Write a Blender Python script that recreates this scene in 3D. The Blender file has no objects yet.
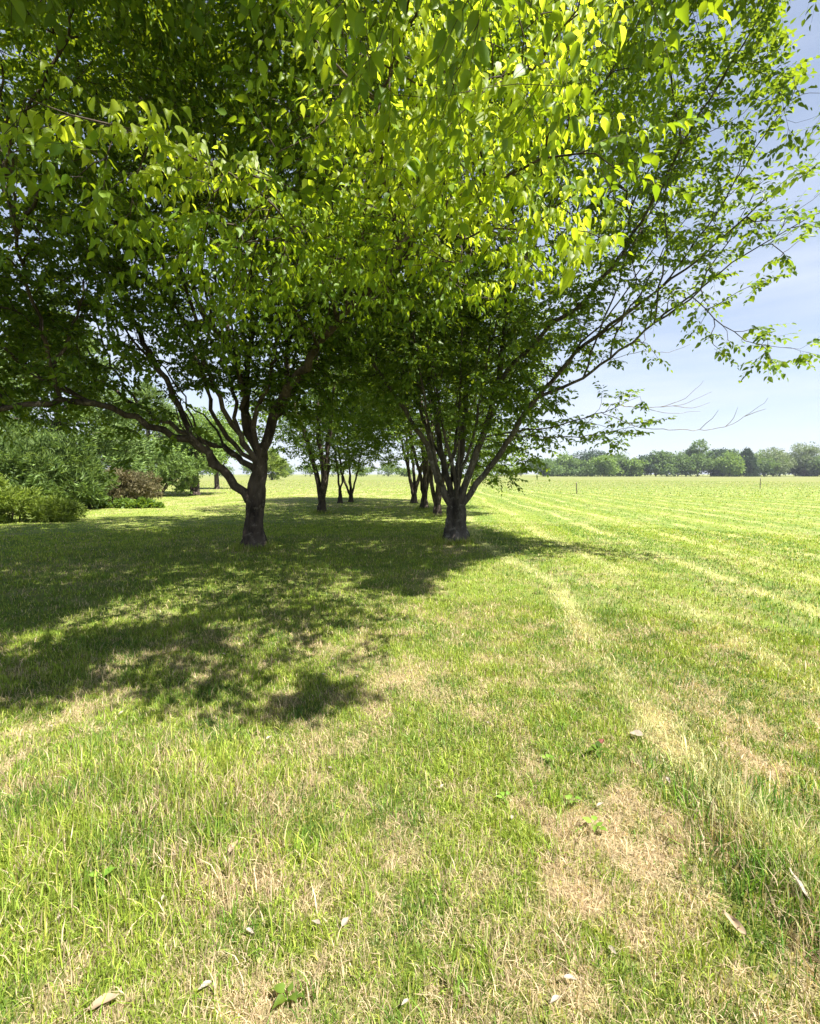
import bpy, math, random
import numpy as np

rng = np.random.default_rng(11)
random.seed(5)
SC = bpy.context.scene
COL = SC.collection
R = math.radians

# ------------------------------------------------------------------ camera
EYE = 1.6
FPX = 480.0
PITCH = math.atan(38.0 / FPX)
cd = bpy.data.cameras.new('camera')
cam = bpy.data.objects.new('camera', cd)
COL.objects.link(cam)
cam.location = (0, 0, EYE)
cam.rotation_euler = (R(90) - PITCH, 0, 0)
cd.sensor_fit = 'VERTICAL'
cd.sensor_height = 24.0
cd.lens = 24.0 * FPX / 1024.0
cd.clip_start = 0.05
cd.clip_end = 6000
SC.camera = cam

# ------------------------------------------------------------------ light
SUN_EL = R(57)
SUN_AZ = math.atan2(-0.66, 0.75)          # direction towards the sun, in the XY plane: right and a little behind
sun_dir = np.array([math.cos(SUN_EL) * math.cos(SUN_AZ), math.cos(SUN_EL) * math.sin(SUN_AZ), math.sin(SUN_EL)])
sl = bpy.data.lights.new('sun', 'SUN')
sl.energy = 5.0
sl.angle = R(0.53)
sl.color = (1.0, 0.955, 0.87)
so = bpy.data.objects.new('sun', sl)
COL.objects.link(so)
so.rotation_euler = (math.pi / 2 - SUN_EL, 0, SUN_AZ + math.pi / 2)

W = bpy.data.worlds.new('World')
SC.world = W
W.use_nodes = True
nt = W.node_tree
nt.nodes.clear()
wo = nt.nodes.new('ShaderNodeOutputWorld')
bg = nt.nodes.new('ShaderNodeBackground')
sky = nt.nodes.new('ShaderNodeTexSky')
sky.sky_type = 'NISHITA'
sky.sun_disc = False
sky.sun_elevation = SUN_EL
sky.sun_rotation = math.pi / 2 - SUN_AZ
sky.altitude = 100
sky.air_density = 1.0
sky.dust_density = 0.4
sky.ozone_density = 2.0
tc = nt.nodes.new('ShaderNodeTexCoord')
mp = nt.nodes.new('ShaderNodeMapping')
mp.inputs['Scale'].default_value = (1.2, 1.2, 9.0)
mp.inputs['Rotation'].default_value = (0.12, 0.1, 0)
nz = nt.nodes.new('ShaderNodeTexNoise')
nz.inputs['Scale'].default_value = 2.2
nz.inputs['Detail'].default_value = 7
nz.inputs['Roughness'].default_value = 0.55
cr = nt.nodes.new('ShaderNodeMapRange')
cr.inputs['From Min'].default_value = 0.35
cr.inputs['From Max'].default_value = 0.8
cr.inputs['To Min'].default_value = 0.62
cr.inputs['To Max'].default_value = 1.15
mxw = nt.nodes.new('ShaderNodeMix')
mxw.data_type = 'RGBA'
mxw.inputs['B'].default_value = (5.5, 5.95, 7.0, 1)      # thin cirrus veil, in the sky's own units
nt.links.new(tc.outputs['Generated'], mp.inputs['Vector'])
nt.links.new(mp.outputs['Vector'], nz.inputs['Vector'])
nt.links.new(nz.outputs['Fac'], cr.inputs['Value'])
sxyz = nt.nodes.new('ShaderNodeSeparateXYZ')
el = nt.nodes.new('ShaderNodeMapRange')
el.inputs['From Min'].default_value = 0.05
el.inputs['From Max'].default_value = 0.95
el.inputs['To Min'].default_value = 0.95
el.inputs['To Max'].default_value = 0.0
mulw = nt.nodes.new('ShaderNodeMath')
mulw.operation = 'MULTIPLY'
nt.links.new(tc.outputs['Generated'], sxyz.inputs[0])
nt.links.new(sxyz.outputs['Z'], el.inputs['Value'])
nt.links.new(el.outputs['Result'], mulw.inputs[0])
nt.links.new(cr.outputs['Result'], mulw.inputs[1])
nt.links.new(mulw.outputs[0], mxw.inputs['Factor'])
nt.links.new(sky.outputs['Color'], mxw.inputs['A'])
nt.links.new(mxw.outputs['Result'], bg.inputs['Color'])
nt.links.new(bg.outputs['Background'], wo.inputs['Surface'])
bg.inputs['Strength'].default_value = 0.05

vs = SC.view_settings
vs.view_transform = 'Standard'
vs.look = 'None'
vs.exposure = 1.75
vs.gamma = 1.0
vs.use_curve_mapping = False
SC.render.engine = 'CYCLES'
SC.cycles.max_bounces = 8
SC.cycles.diffuse_bounces = 4
SC.cycles.glossy_bounces = 2
SC.cycles.transmission_bounces = 5
SC.cycles.sample_clamp_indirect = 6.0

# ------------------------------------------------------------------ numpy helpers
def unit(v):
    v = np.asarray(v, float)
    n = np.linalg.norm(v, axis=-1, keepdims=True)
    return v / np.maximum(n, 1e-9)

def at(u, v, D):
    """The point seen at pixel (u, v) of the photograph, D metres ahead."""
    a, b = (u - 410.0) / FPX, (512.0 - v) / FPX
    dy = math.cos(PITCH) + b * math.sin(PITCH)
    dz = -math.sin(PITCH) + b * math.cos(PITCH)
    return np.array([a * D / dy, D, EYE + dz * D / dy])

def ground_at(u, v):
    a, b = (u - 410.0) / FPX, (512.0 - v) / FPX
    dy = math.cos(PITCH) + b * math.sin(PITCH)
    dz = -math.sin(PITCH) + b * math.cos(PITCH)
    t = -EYE / dz
    return np.array([a * t, dy * t])

def hash2(ix, iy, seed):
    h = (ix.astype(np.int64) * 374761393 + iy.astype(np.int64) * 668265263 + seed * 1442695041) & 0xFFFFFFFF
    h = ((h ^ (h >> 13)) * 1274126177) & 0xFFFFFFFF
    return ((h ^ (h >> 16)) & 0xFFFFFF) / float(0xFFFFFF)

def vnoise(x, y, seed=0):
    x0, y0 = np.floor(x), np.floor(y)
    fx, fy = x - x0, y - y0
    fx = fx * fx * (3 - 2 * fx)
    fy = fy * fy * (3 - 2 * fy)
    a, b = hash2(x0, y0, seed), hash2(x0 + 1, y0, seed)
    c, d = hash2(x0, y0 + 1, seed), hash2(x0 + 1, y0 + 1, seed)
    return (a * (1 - fx) + b * fx) * (1 - fy) + (c * (1 - fx) + d * fx) * fy

def fbm(x, y, scale, octaves=4, seed=0):
    s, amp, tot = 0.0, 1.0, 0.0
    for k in range(octaves):
        s = s + amp * vnoise(x * scale * 2 ** k + 13.7 * k, y * scale * 2 ** k - 7.1 * k, seed + k)
        tot += amp
        amp *= 0.55
    return s / tot

def sstep(a, b, x):
    t = np.clip((x - a) / (b - a), 0, 1)
    return t * t * (3 - 2 * t)

def mesh_np(name, V, quads=None, tris=None, mat=None, smooth=False, cols=None, parent=None, base=None):
    """One mesh object out of numpy arrays."""
    V = np.asarray(V, np.float32).reshape(-1, 3)
    if base is not None:
        V = V - np.asarray(base, np.float32)
    loops, starts, totals = [], [], []
    n = 0
    for F, k in ((quads, 4), (tris, 3)):
        if F is None or len(F) == 0:
            continue
        F = np.asarray(F, np.int32).reshape(-1, k)
        loops.append(F.ravel())
        starts.append(n + np.arange(len(F), dtype=np.int32) * k)
        totals.append(np.full(len(F), k, np.int32))
        n += F.size
    loops, starts, totals = np.concatenate(loops), np.concatenate(starts), np.concatenate(totals)
    me = bpy.data.meshes.new(name)
    me.vertices.add(len(V))
    me.vertices.foreach_set('co', V.ravel())
    me.loops.add(len(loops))
    me.loops.foreach_set('vertex_index', loops)
    me.polygons.add(len(starts))
    me.polygons.foreach_set('loop_start', starts)
    me.polygons.foreach_set('loop_total', totals)
    if smooth:
        me.polygons.foreach_set('use_smooth', np.ones(len(starts), bool))
    me.update(calc_edges=True)
    if cols is not None:
        at_ = me.color_attributes.new('tint', 'FLOAT_COLOR', 'POINT')
        c4 = np.ones((len(V), 4), np.float32)
        c4[:, :3] = cols
        at_.data.foreach_set('color', c4.ravel())
    me.validate()
    o = bpy.data.objects.new(name, me)
    COL.objects.link(o)
    if mat:
        me.materials.append(mat)
    if parent is not None:
        o.parent = parent
    return o

def thing(name, label, cat, loc, group=None):
    o = bpy.data.objects.new(name, None)
    o.empty_display_size = 0.2
    COL.objects.link(o)
    o.location = tuple(float(c) for c in loc)
    o['label'] = label
    o['category'] = cat
    if group:
        o['group'] = group
    return o

# ------------------------------------------------------------------ materials
def new_mat(name):
    m = bpy.data.materials.new(name)
    m.use_nodes = True
    m.node_tree.nodes.clear()
    return m, m.node_tree

def N(t, typ, **kw):
    n = t.nodes.new(typ)
    for k, v in kw.items():
        if k in n.inputs:
            n.inputs[k].default_value = v
        else:
            setattr(n, k, v)
    return n

def leaf_material(name, ca, cb, ta, tb, fac=0.5, rough=0.42, spec=0.45, old=None):
    """Leaves: a sheet that reflects (ca..cb) and lets light through (ta..tb), each leaf a little different."""
    m, t = new_mat(name)
    geo = N(t, 'ShaderNodeNewGeometry')
    ra = N(t, 'ShaderNodeMix', data_type='RGBA')
    ra.inputs['A'].default_value = (*ca, 1)
    ra.inputs['B'].default_value = (*cb, 1)
    rb = N(t, 'ShaderNodeMix', data_type='RGBA')
    rb.inputs['A'].default_value = (*ta, 1)
    rb.inputs['B'].default_value = (*tb, 1)
    t.links.new(geo.outputs['Random Per Island'], ra.inputs['Factor'])
    t.links.new(geo.outputs['Random Per Island'], rb.inputs['Factor'])
    wn = N(t, 'ShaderNodeTexWhiteNoise', noise_dimensions='1D')
    wm = N(t, 'ShaderNodeMath', operation='MULTIPLY')
    wm.inputs[1].default_value = 917.0
    t.links.new(geo.outputs['Random Per Island'], wm.inputs[0])
    t.links.new(wm.outputs[0], wn.inputs['W'])
    vr = N(t, 'ShaderNodeMapRange')
    vr.inputs['To Min'].default_value = 0.68
    vr.inputs['To Max'].default_value = 1.22
    t.links.new(wn.outputs['Value'], vr.inputs['Value'])
    sa = N(t, 'ShaderNodeVectorMath', operation='SCALE')
    t.links.new(ra.outputs['Result'], sa.inputs[0])
    t.links.new(vr.outputs['Result'], sa.inputs['Scale'])
    pr = N(t, 'ShaderNodeBsdfPrincipled')
    pr.inputs['Roughness'].default_value = rough
    pr.inputs['Specular IOR Level'].default_value = spec
    tr = N(t, 'ShaderNodeBsdfTranslucent')
    mx = N(t, 'ShaderNodeMixShader')
    mx.inputs['Fac'].default_value = fac
    out = N(t, 'ShaderNodeOutputMaterial')
    t.links.new(sa.outputs[0], pr.inputs['Base Color'])
    t.links.new(rb.outputs['Result'], tr.inputs['Color'])
    t.links.new(pr.outputs[0], mx.inputs[1])
    t.links.new(tr.outputs[0], mx.inputs[2])
    t.links.new(mx.outputs[0], out.inputs['Surface'])
    return m

def bark_material(name, ca, cb, scale=9.0, bump=0.9):
    m, t = new_mat(name)
    tc = N(t, 'ShaderNodeTexCoord')
    mp = N(t, 'ShaderNodeMapping')
    mp.inputs['Scale'].default_value = (1, 1, 0.28)
    n1 = N(t, 'ShaderNodeTexNoise')
    n1.inputs['Scale'].default_value = scale
    n1.inputs['Detail'].default_value = 8
    n1.inputs['Roughness'].default_value = 0.65
    n2 = N(t, 'ShaderNodeTexNoise')
    n2.inputs['Scale'].default_value = 1.7
    n2.inputs['Detail'].default_value = 3
    vor = N(t, 'ShaderNodeTexVoronoi')
    vor.inputs['Scale'].default_value = scale * 1.8
    add = N(t, 'ShaderNodeMath', operation='ADD')
    mr = N(t, 'ShaderNodeMapRange')
    mr.inputs['From Min'].default_value = 0.75
    mr.inputs['From Max'].default_value = 1.25
    mix = N(t, 'ShaderNodeMix', data_type='RGBA')
    mix.inputs['A'].default_value = (*ca, 1)
    mix.inputs['B'].default_value = (*cb, 1)
    pr = N(t, 'ShaderNodeBsdfPrincipled')
    pr.inputs['Roughness'].default_value = 0.9
    pr.inputs['Specular IOR Level'].default_value = 0.2
    bp = N(t, 'ShaderNodeBump')
    bp.inputs['Strength'].default_value = bump
    bp.inputs['Distance'].default_value = 0.03
    b2 = N(t, 'ShaderNodeMath', operation='ADD')
    out = N(t, 'ShaderNodeOutputMaterial')
    t.links.new(tc.outputs['Object'], mp.inputs['Vector'])
    for n in (n1, vor):
        t.links.new(mp.outputs['Vector'], n.inputs['Vector'])
    t.links.new(tc.outputs['Object'], n2.inputs['Vector'])
    t.links.new(n1.outputs['Fac'], add.inputs[0])
    t.links.new(n2.outputs['Fac'], add.inputs[1])
    t.links.new(add.outputs[0], mr.inputs['Value'])
    t.links.new(mr.outputs['Result'], mix.inputs['Factor'])
    n3 = N(t, 'ShaderNodeTexNoise')
    n3.inputs['Scale'].default_value = 6.5
    n3.inputs['Detail'].default_value = 6
    n3.inputs['Roughness'].default_value = 0.7
    lm = N(t, 'ShaderNodeMapRange')
    lm.inputs['From Min'].default_value = 0.56
    lm.inputs['From Max'].default_value = 0.66
    lm.inputs['To Max'].default_value = 0.65
    mix2 = N(t, 'ShaderNodeMix', data_type='RGBA')
    mix2.inputs['B'].default_value = (cb[0] * 1.9, cb[1] * 2.1, cb[2] * 2.1, 1)      # lichen, its pale blotches also painting dappled sunlight on the bark
    t.links.new(tc.outputs['Object'], n3.inputs['Vector'])
    t.links.new(n3.outputs['Fac'], lm.inputs['Value'])
    t.links.new(lm.outputs['Result'], mix2.inputs['Factor'])
    t.links.new(mix.outputs['Result'], mix2.inputs['A'])
    t.links.new(mix2.outputs['Result'], pr.inputs['Base Color'])
    t.links.new(n1.outputs['Fac'], b2.inputs[0])
    t.links.new(vor.outputs['Distance'], b2.inputs[1])
    t.links.new(b2.outputs[0], bp.inputs['Height'])
    t.links.new(bp.outputs['Normal'], pr.inputs['Normal'])
    t.links.new(pr.outputs[0], out.inputs['Surface'])
    return m

def tint_material(name, trans=0.0, rough=0.6, spec=0.3, tboost=(1.25, 1.15, 0.6)):
    """Colour from the mesh's own 'tint' attribute (what the blade itself is coloured)."""
    m, t = new_mat(name)
    a = N(t, 'ShaderNodeAttribute')
    a.attribute_name = 'tint'
    pr = N(t, 'ShaderNodeBsdfPrincipled')
    pr.inputs['Roughness'].default_value = rough
    pr.inputs['Specular IOR Level'].default_value = spec
    out = N(t, 'ShaderNodeOutputMaterial')
    t.links.new(a.outputs['Color'], pr.inputs['Base Color'])
    if trans:
        mul = N(t, 'ShaderNodeMix', data_type='RGBA', blend_type='MULTIPLY')
        mul.inputs['Factor'].default_value = 1
        mul.inputs['B'].default_value = (*tboost, 1)
        tr = N(t, 'ShaderNodeBsdfTranslucent')
        mx = N(t, 'ShaderNodeMixShader')
        mx.inputs['Fac'].default_value = trans
        t.links.new(a.outputs['Color'], mul.inputs['A'])
        t.links.new(mul.outputs['Result'], tr.inputs['Color'])
        t.links.new(pr.outputs[0], mx.inputs[1])
        t.links.new(tr.outputs[0], mx.inputs[2])
        t.links.new(mx.outputs[0], out.inputs['Surface'])
    else:
        t.links.new(pr.outputs[0], out.inputs['Surface'])
    return m

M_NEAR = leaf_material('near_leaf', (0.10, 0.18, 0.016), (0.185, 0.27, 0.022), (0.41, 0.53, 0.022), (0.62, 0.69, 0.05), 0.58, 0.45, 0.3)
M_SUNLIT = leaf_material('sunlit_leaf', (0.15, 0.215, 0.018), (0.24, 0.30, 0.026), (0.50, 0.63, 0.02), (0.68, 0.76, 0.05), 0.6, 0.45, 0.3)  # near leaf again, sunlight painted in as a brighter, yellower colour
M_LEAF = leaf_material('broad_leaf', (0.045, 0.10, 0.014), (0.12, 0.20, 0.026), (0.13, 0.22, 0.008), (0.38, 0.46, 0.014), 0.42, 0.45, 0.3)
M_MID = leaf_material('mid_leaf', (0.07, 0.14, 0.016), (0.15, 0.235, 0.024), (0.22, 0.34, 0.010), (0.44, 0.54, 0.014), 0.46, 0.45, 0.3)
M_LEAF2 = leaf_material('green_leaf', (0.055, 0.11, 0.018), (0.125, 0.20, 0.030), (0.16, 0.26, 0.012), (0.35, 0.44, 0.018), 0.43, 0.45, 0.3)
M_FAR = leaf_material('distant_leaf', (0.075, 0.135, 0.045), (0.14, 0.21, 0.06), (0.13, 0.22, 0.04), (0.22, 0.32, 0.05), 0.35, 0.6)
M_FARLIGHT = leaf_material('distant_bright_leaf', (0.11, 0.19, 0.045), (0.19, 0.27, 0.06), (0.2, 0.32, 0.04), (0.3, 0.42, 0.05), 0.35, 0.6)
M_FARDARK = leaf_material('distant_needle', (0.035, 0.07, 0.04), (0.06, 0.105, 0.055), (0.04, 0.08, 0.02), (0.07, 0.12, 0.03), 0.2, 0.7)
M_FARPALE = leaf_material('distant_pale_leaf', (0.15, 0.19, 0.09), (0.22, 0.26, 0.13), (0.16, 0.22, 0.06), (0.22, 0.3, 0.08), 0.3, 0.6)
M_PINE = leaf_material('pine_needle', (0.105, 0.18, 0.05), (0.22, 0.315, 0.09), (0.2, 0.3, 0.05), (0.3, 0.4, 0.06), 0.38, 0.5)
M_YELLOW = leaf_material('yellow_green_spray', (0.15, 0.22, 0.035), (0.25, 0.32, 0.055), (0.26, 0.36, 0.03), (0.36, 0.45, 0.04), 0.35, 0.5)
M_BROWN = leaf_material('reddish_shrub_leaf', (0.11, 0.105, 0.045), (0.20, 0.17, 0.08), (0.14, 0.10, 0.04), (0.2, 0.16, 0.05), 0.25, 0.6)
M_BARK = bark_material('dark_bark', (0.018, 0.013, 0.011), (0.105, 0.08, 0.066))
M_BARK2 = bark_material('grey_bark', (0.024, 0.019, 0.016), (0.13, 0.11, 0.097), 11)
M_TWIG = bark_material('twig_bark', (0.025, 0.019, 0.015), (0.075, 0.058, 0.047), 20, 0.2)
M_PALE_TWIG = bark_material('bare_twig_bark', (0.16, 0.13, 0.11), (0.26, 0.22, 0.19), 20, 0.2)

# ------------------------------------------------------------------ ground
BARE = [  # (u, v, radius across, radius deep, strength) of the straw-coloured patches in the lawn
    (600, 850, .38, .30, .9), (585, 800, .30, .25, .7), (640, 930, .25, .14, .6), (560, 905, .3, .12, .5),
    (30, 780, .42, .22, .9), (95, 742, .38, .14, .7), (170, 790, .2, .18, .5), (745, 765, .24, .26, .75),
    (800, 810, .16, .2, .8), (810, 900, .1, .12, .3), (525, 620, .25, .35, .55), (490, 610, .3, .4, .45),
    (300, 900, .3, .12, .5), (340, 860, .22, .14, .45), (430, 800, .25, .3, .35), (480, 990, .4, .1, .5),
    (270, 990, .25, .07, .4), (720, 985, .3, .1, .5), (595, 580, .35, .5, .5), (250, 553, .7, .7, .9), (456, 548, .7, .6, .8), (100, 570, .6, .5, .6), (215, 552, .8, .4, .7), (560, 570, .4, .4, .4)]
BARE_W = [(*ground_at(u, v), rx, ry, s) for (u, v, rx, ry, s) in BARE]

def lawn(x, y):
    """How dry (0..1), how pale with cut clippings (0..1) and how dark a mown band the lawn is at x, y."""
    n = fbm(x, y, 1.1, 4, 3)
    n2 = fbm(x, y, 4.5, 3, 9)
    n3 = fbm(x, y, 9.0, 3, 14)
    dry = (1 - .6 * sstep(-.5, 1.5, x) * sstep(3.4, 6.0, y)) * 0.76 * sstep(0.42, 0.69, n * 0.3 + n2 * 0.4 + n3 * .3)
    for (cx, cy, rx, ry, s) in BARE_W:
        q = ((x - cx) / rx) ** 2 + ((y - cy) / ry) ** 2
        dry = dry + .5 * s * np.exp(-q * 0.9) * sstep(.3, .7, n3)
    dry = dry * (1 - .6 * sstep(-.2, -1.2, x - .12 * y) * sstep(4.0, 5.5, y) * sstep(26, 18, y))      # lusher growth under the trees
    wob = (fbm(x, y, 0.16, 2, 21) - 0.5) * 1.1
    uu = x - 0.05 * y + wob
    f = np.abs(((uu - 1.35) / 1.55) % 1.0 - 0.5) * 2          # 1 on a swath edge, 0 between two
    line = .95 * sstep(0.62, 1.0, f) * sstep(.25, .6, fbm(x, y, 2.2, 3, 35)) * sstep(0.6, 1.2, uu) * (0.4 + 1.0 * fbm(x * 3, y * 0.5, 1.0, 2, 33))
    band = np.where(np.floor((uu - 1.35) / 1.55 + 0.5) % 2 == 0, 1.0, 0.0) * sstep(0.8, 1.6, uu)
    return np.clip(dry, 0, 1), np.clip(line, 0, 1), band

def graded(segs):
    out = [segs[0][0]]
    for a, b, st in segs:
        n = max(2, int(round((b - a) / st)))
        out += list(a + (b - a) * np.arange(1, n + 1) / n)
    return np.array(out)

gx = graded([(-2600, -600, 200), (-600, -120, 40), (-120, -40, 4), (-40, -8, .4), (-8, 8, .08), (8, 50, .2), (50, 120, 2), (120, 600, 40), (600, 2600, 200)])
gy = graded([(-400, -40, 60), (-40, 0.6, 4), (0.6, 11, .08), (11, 35, .25), (35, 110, 1.5), (110, 700, 20), (700, 3000, 200)])
GX, GY = np.meshgrid(gx, gy)
near = np.exp(-((GX / 14) ** 2 + ((GY - 5) / 14) ** 2))

def terrain(x, y):
    return (fbm(x, y, 0.5, 3, 51) - 0.5) * 0.10 * np.exp(-((x / 14) ** 2 + ((y - 5) / 14) ** 2))

GZ = terrain(GX, GY)
dry, line, band = lawn(GX, GY)
nx, ny = len(gx), len(gy)
c_green = np.array([0.15, 0.195, 0.036])
c_dark = np.array([0.12, 0.175, 0.033])
c_straw = np.array([0.36, 0.28, 0.165])
c_pale = np.array([0.34, 0.36, 0.13])
gc = c_green[None, None] * (1 - band[..., None] * 0.85) + c_dark[None, None] * band[..., None] * 0.85
gc = gc * (1 - dry[..., None]) + c_straw * dry[..., None]
gc = gc * (1 - 0.7 * line[..., None]) + c_pale * 0.7 * line[..., None]
far = sstep(30, 75, GY + 14 * (fbm(GX, GY, 0.05, 3, 71) - 0.5))[..., None]
fieldn = fbm(GX, GY, 0.035, 4, 81)[..., None]
c_far = np.array([0.125, 0.165, 0.044]) * (1 - fieldn) + np.array([0.19, 0.182, 0.07]) * fieldn
gc = gc * (1 - .42 * np.exp(-(np.hypot(GX, GY) / 7.0) ** 2))[..., None]      # thatch and soil near by, darkened to paint shade between the blades
gc = gc * (1 - far) + c_far * far
idx = np.arange(nx * ny).reshape(ny, nx)
Q = np.stack([idx[:-1, :-1], idx[:-1, 1:], idx[1:, 1:], idx[1:, :-1]], -1).reshape(-1, 4)

def ground_material():
    m, t = new_mat('lawn_ground')
    a = N(t, 'ShaderNodeAttribute')
    a.attribute_name = 'tint'
    geo = N(t, 'ShaderNodeNewGeometry')
    n1 = N(t, 'ShaderNodeTexNoise')
    n1.inputs['Scale'].default_value = 55
    n1.inputs['Detail'].default_value = 5
    n2 = N(t, 'ShaderNodeTexNoise')
    n2.inputs['Scale'].default_value = 2.6
    n2.inputs['Detail'].default_value = 8
    n2.inputs['Roughness'].default_value = 0.75
    ad = N(t, 'ShaderNodeMath', operation='ADD')
    mr = N(t, 'ShaderNodeMapRange')
    mr.inputs['From Min'].default_value = 0.6
    mr.inputs['From Max'].default_value = 1.4
    mr.inputs['To Min'].default_value = 0.45
    mr.inputs['To Max'].default_value = 1.6
    mul = N(t, 'ShaderNodeVectorMath', operation='SCALE')
    pr = N(t, 'ShaderNodeBsdfPrincipled')
    pr.inputs['Roughness'].default_value = 0.95
    pr.inputs['Specular IOR Level'].default_value = 0.1
    bp = N(t, 'ShaderNodeBump')
    bp.inputs['Strength'].default_value = 0.5
    bp.inputs['Distance'].default_value = 0.03
    out = N(t, 'ShaderNodeOutputMaterial')
    for n in (n1, n2):
        t.links.new(geo.outputs['Position'], n.inputs['Vector'])
    t.links.new(n1.outputs['Fac'], ad.inputs[0])
    t.links.new(n2.outputs['Fac'], ad.inputs[1])
    t.links.new(ad.outputs[0], mr.inputs['Value'])
    t.links.new(a.outputs['Color'], mul.inputs[0])
    t.links.new(mr.outputs['Result'], mul.inputs['Scale'])
    t.links.new(mul.outputs[0], pr.inputs['Base Color'])
    t.links.new(ad.outputs[0], bp.inputs['Height'])
    t.links.new(bp.outputs['Normal'], pr.inputs['Normal'])
    t.links.new(pr.outputs[0], out.inputs['Surface'])
    return m

g = mesh_np('ground', np.stack([GX, GY, GZ], -1), quads=Q, mat=ground_material(), smooth=True, cols=gc.reshape(-1, 3))
g['kind'] = 'structure'

# pale farm track along the far edge of the field
tv = np.array([[60, 205, .03], [420, 205, .03], [420, 208.5, .03], [60, 208.5, .03]])
tm, tt = new_mat('pale_gravel')
tp = N(tt, 'ShaderNodeBsdfPrincipled')
tn = N(tt, 'ShaderNodeTexNoise')
tn.inputs['Scale'].default_value = 0.8
tmx = N(tt, 'ShaderNodeMix', data_type='RGBA')
tmx.inputs['A'].default_value = (.36, .33, .27, 1)
tmx.inputs['B'].default_value = (.48, .45, .38, 1)
tt.links.new(tn.outputs['Fac'], tmx.inputs['Factor'])
tt.links.new(tmx.outputs['Result'], tp.inputs['Base Color'])
tt.links.new(tp.outputs[0], N(tt, 'ShaderNodeOutputMaterial').inputs['Surface'])
o = mesh_np('road', tv, quads=[[0, 1, 2, 3]], mat=tm)
o['kind'] = 'structure'

# ------------------------------------------------------------------ grass
def blades(x, y, h, w, col, flat=0.35, face=None):
    """Grass blades: a bent, tapering strip each."""
    n = len(x)
    z = terrain(x, y)
    th = rng.uniform(0, 2 * np.pi, n)
    lean = np.abs(rng.normal(0, flat, n))
    d = np.stack([np.cos(th), np.sin(th)], -1) * lean[:, None]
    ph = rng.uniform(0, 2 * np.pi, n)
    s = np.stack([np.cos(ph), np.sin(ph)], -1) * (w / 2)[:, None]
    cz = 1 / np.sqrt(1 + lean ** 2)
    V = np.zeros((n, 5, 3))
    b = np.stack([x, y], -1)
    V[:, 0, :2] = b - s
    V[:, 1, :2] = b + s
    V[:, 0, 2] = V[:, 1, 2] = z - 0.005
    mid = b + d * (h * cz * .42)[:, None]
    V[:, 2, :2] = mid + s * .8
    V[:, 3, :2] = mid - s * .8
    V[:, 2, 2] = V[:, 3, 2] = z + h * cz * .58
    V[:, 4, :2] = b + d * (h * cz * 1.15)[:, None]
    V[:, 4, 2] = z + h * cz * (1.0 - .22 * np.minimum(lean, 1.6))
    k = np.arange(n)[:, None] * 5
    q = k + np.array([[0, 1, 2, 3]])
    t = k + np.array([[3, 2, 4]])
    return V.reshape(-1, 3), q, t, np.repeat(col, 5, axis=0)

def scatter(n, r0, r1, p, half=66):
    """n points of a wedge ahead of the camera, density falling with distance to the power p."""
    e = 2 - p
    uu = rng.uniform(0, 1, n)
    r = (r0 ** e + uu * (r1 ** e - r0 ** e)) ** (1 / e)
    a = R(half) * rng.uniform(-1, 1, n)
    return r * np.sin(a), r * np.cos(a), r

def grass_cols(x, y, r):
    dry, line, band = lawn(x, y)
    n = len(x)
    clump = fbm(x, y, 3.2, 3, 61)
    gA = np.array([0.30, 0.40, 0.048])
    gB = np.array([0.108, 0.205, 0.030])
    gC = np.array([0.41, 0.43, 0.09])
    straw = np.array([0.56, 0.45, 0.28])
    pale = np.array([0.60, 0.60, 0.30])
    k = np.clip(clump * 2.2 - .62 + rng.normal(0, .2, n) - .5 * band + .15, 0, 1)[:, None]
    c = gB * (1 - k) + gA * k
    yk = (rng.uniform(0, 1, n) < .22)[:, None]
    c = np.where(yk, gC, c)
    isdry = rng.uniform(0, 1, n) < np.clip(.09 + dry * .68 - .06 * sstep(5, 9, r), .02, .86)
    c = np.where(isdry[:, None], straw * rng.uniform(.65, 1.15, n)[:, None], c)
    isp = (rng.uniform(0, 1, n) < line * .9)
    c = np.where(isp[:, None], pale * rng.uniform(.8, 1.15, n)[:, None], c)
    lo = np.where(r > 12, .8, .45)
    c = c * (lo + (1.32 - lo) * rng.uniform(0, 1, n))[:, None]
    return c, dry, isdry | isp, clump

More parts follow.
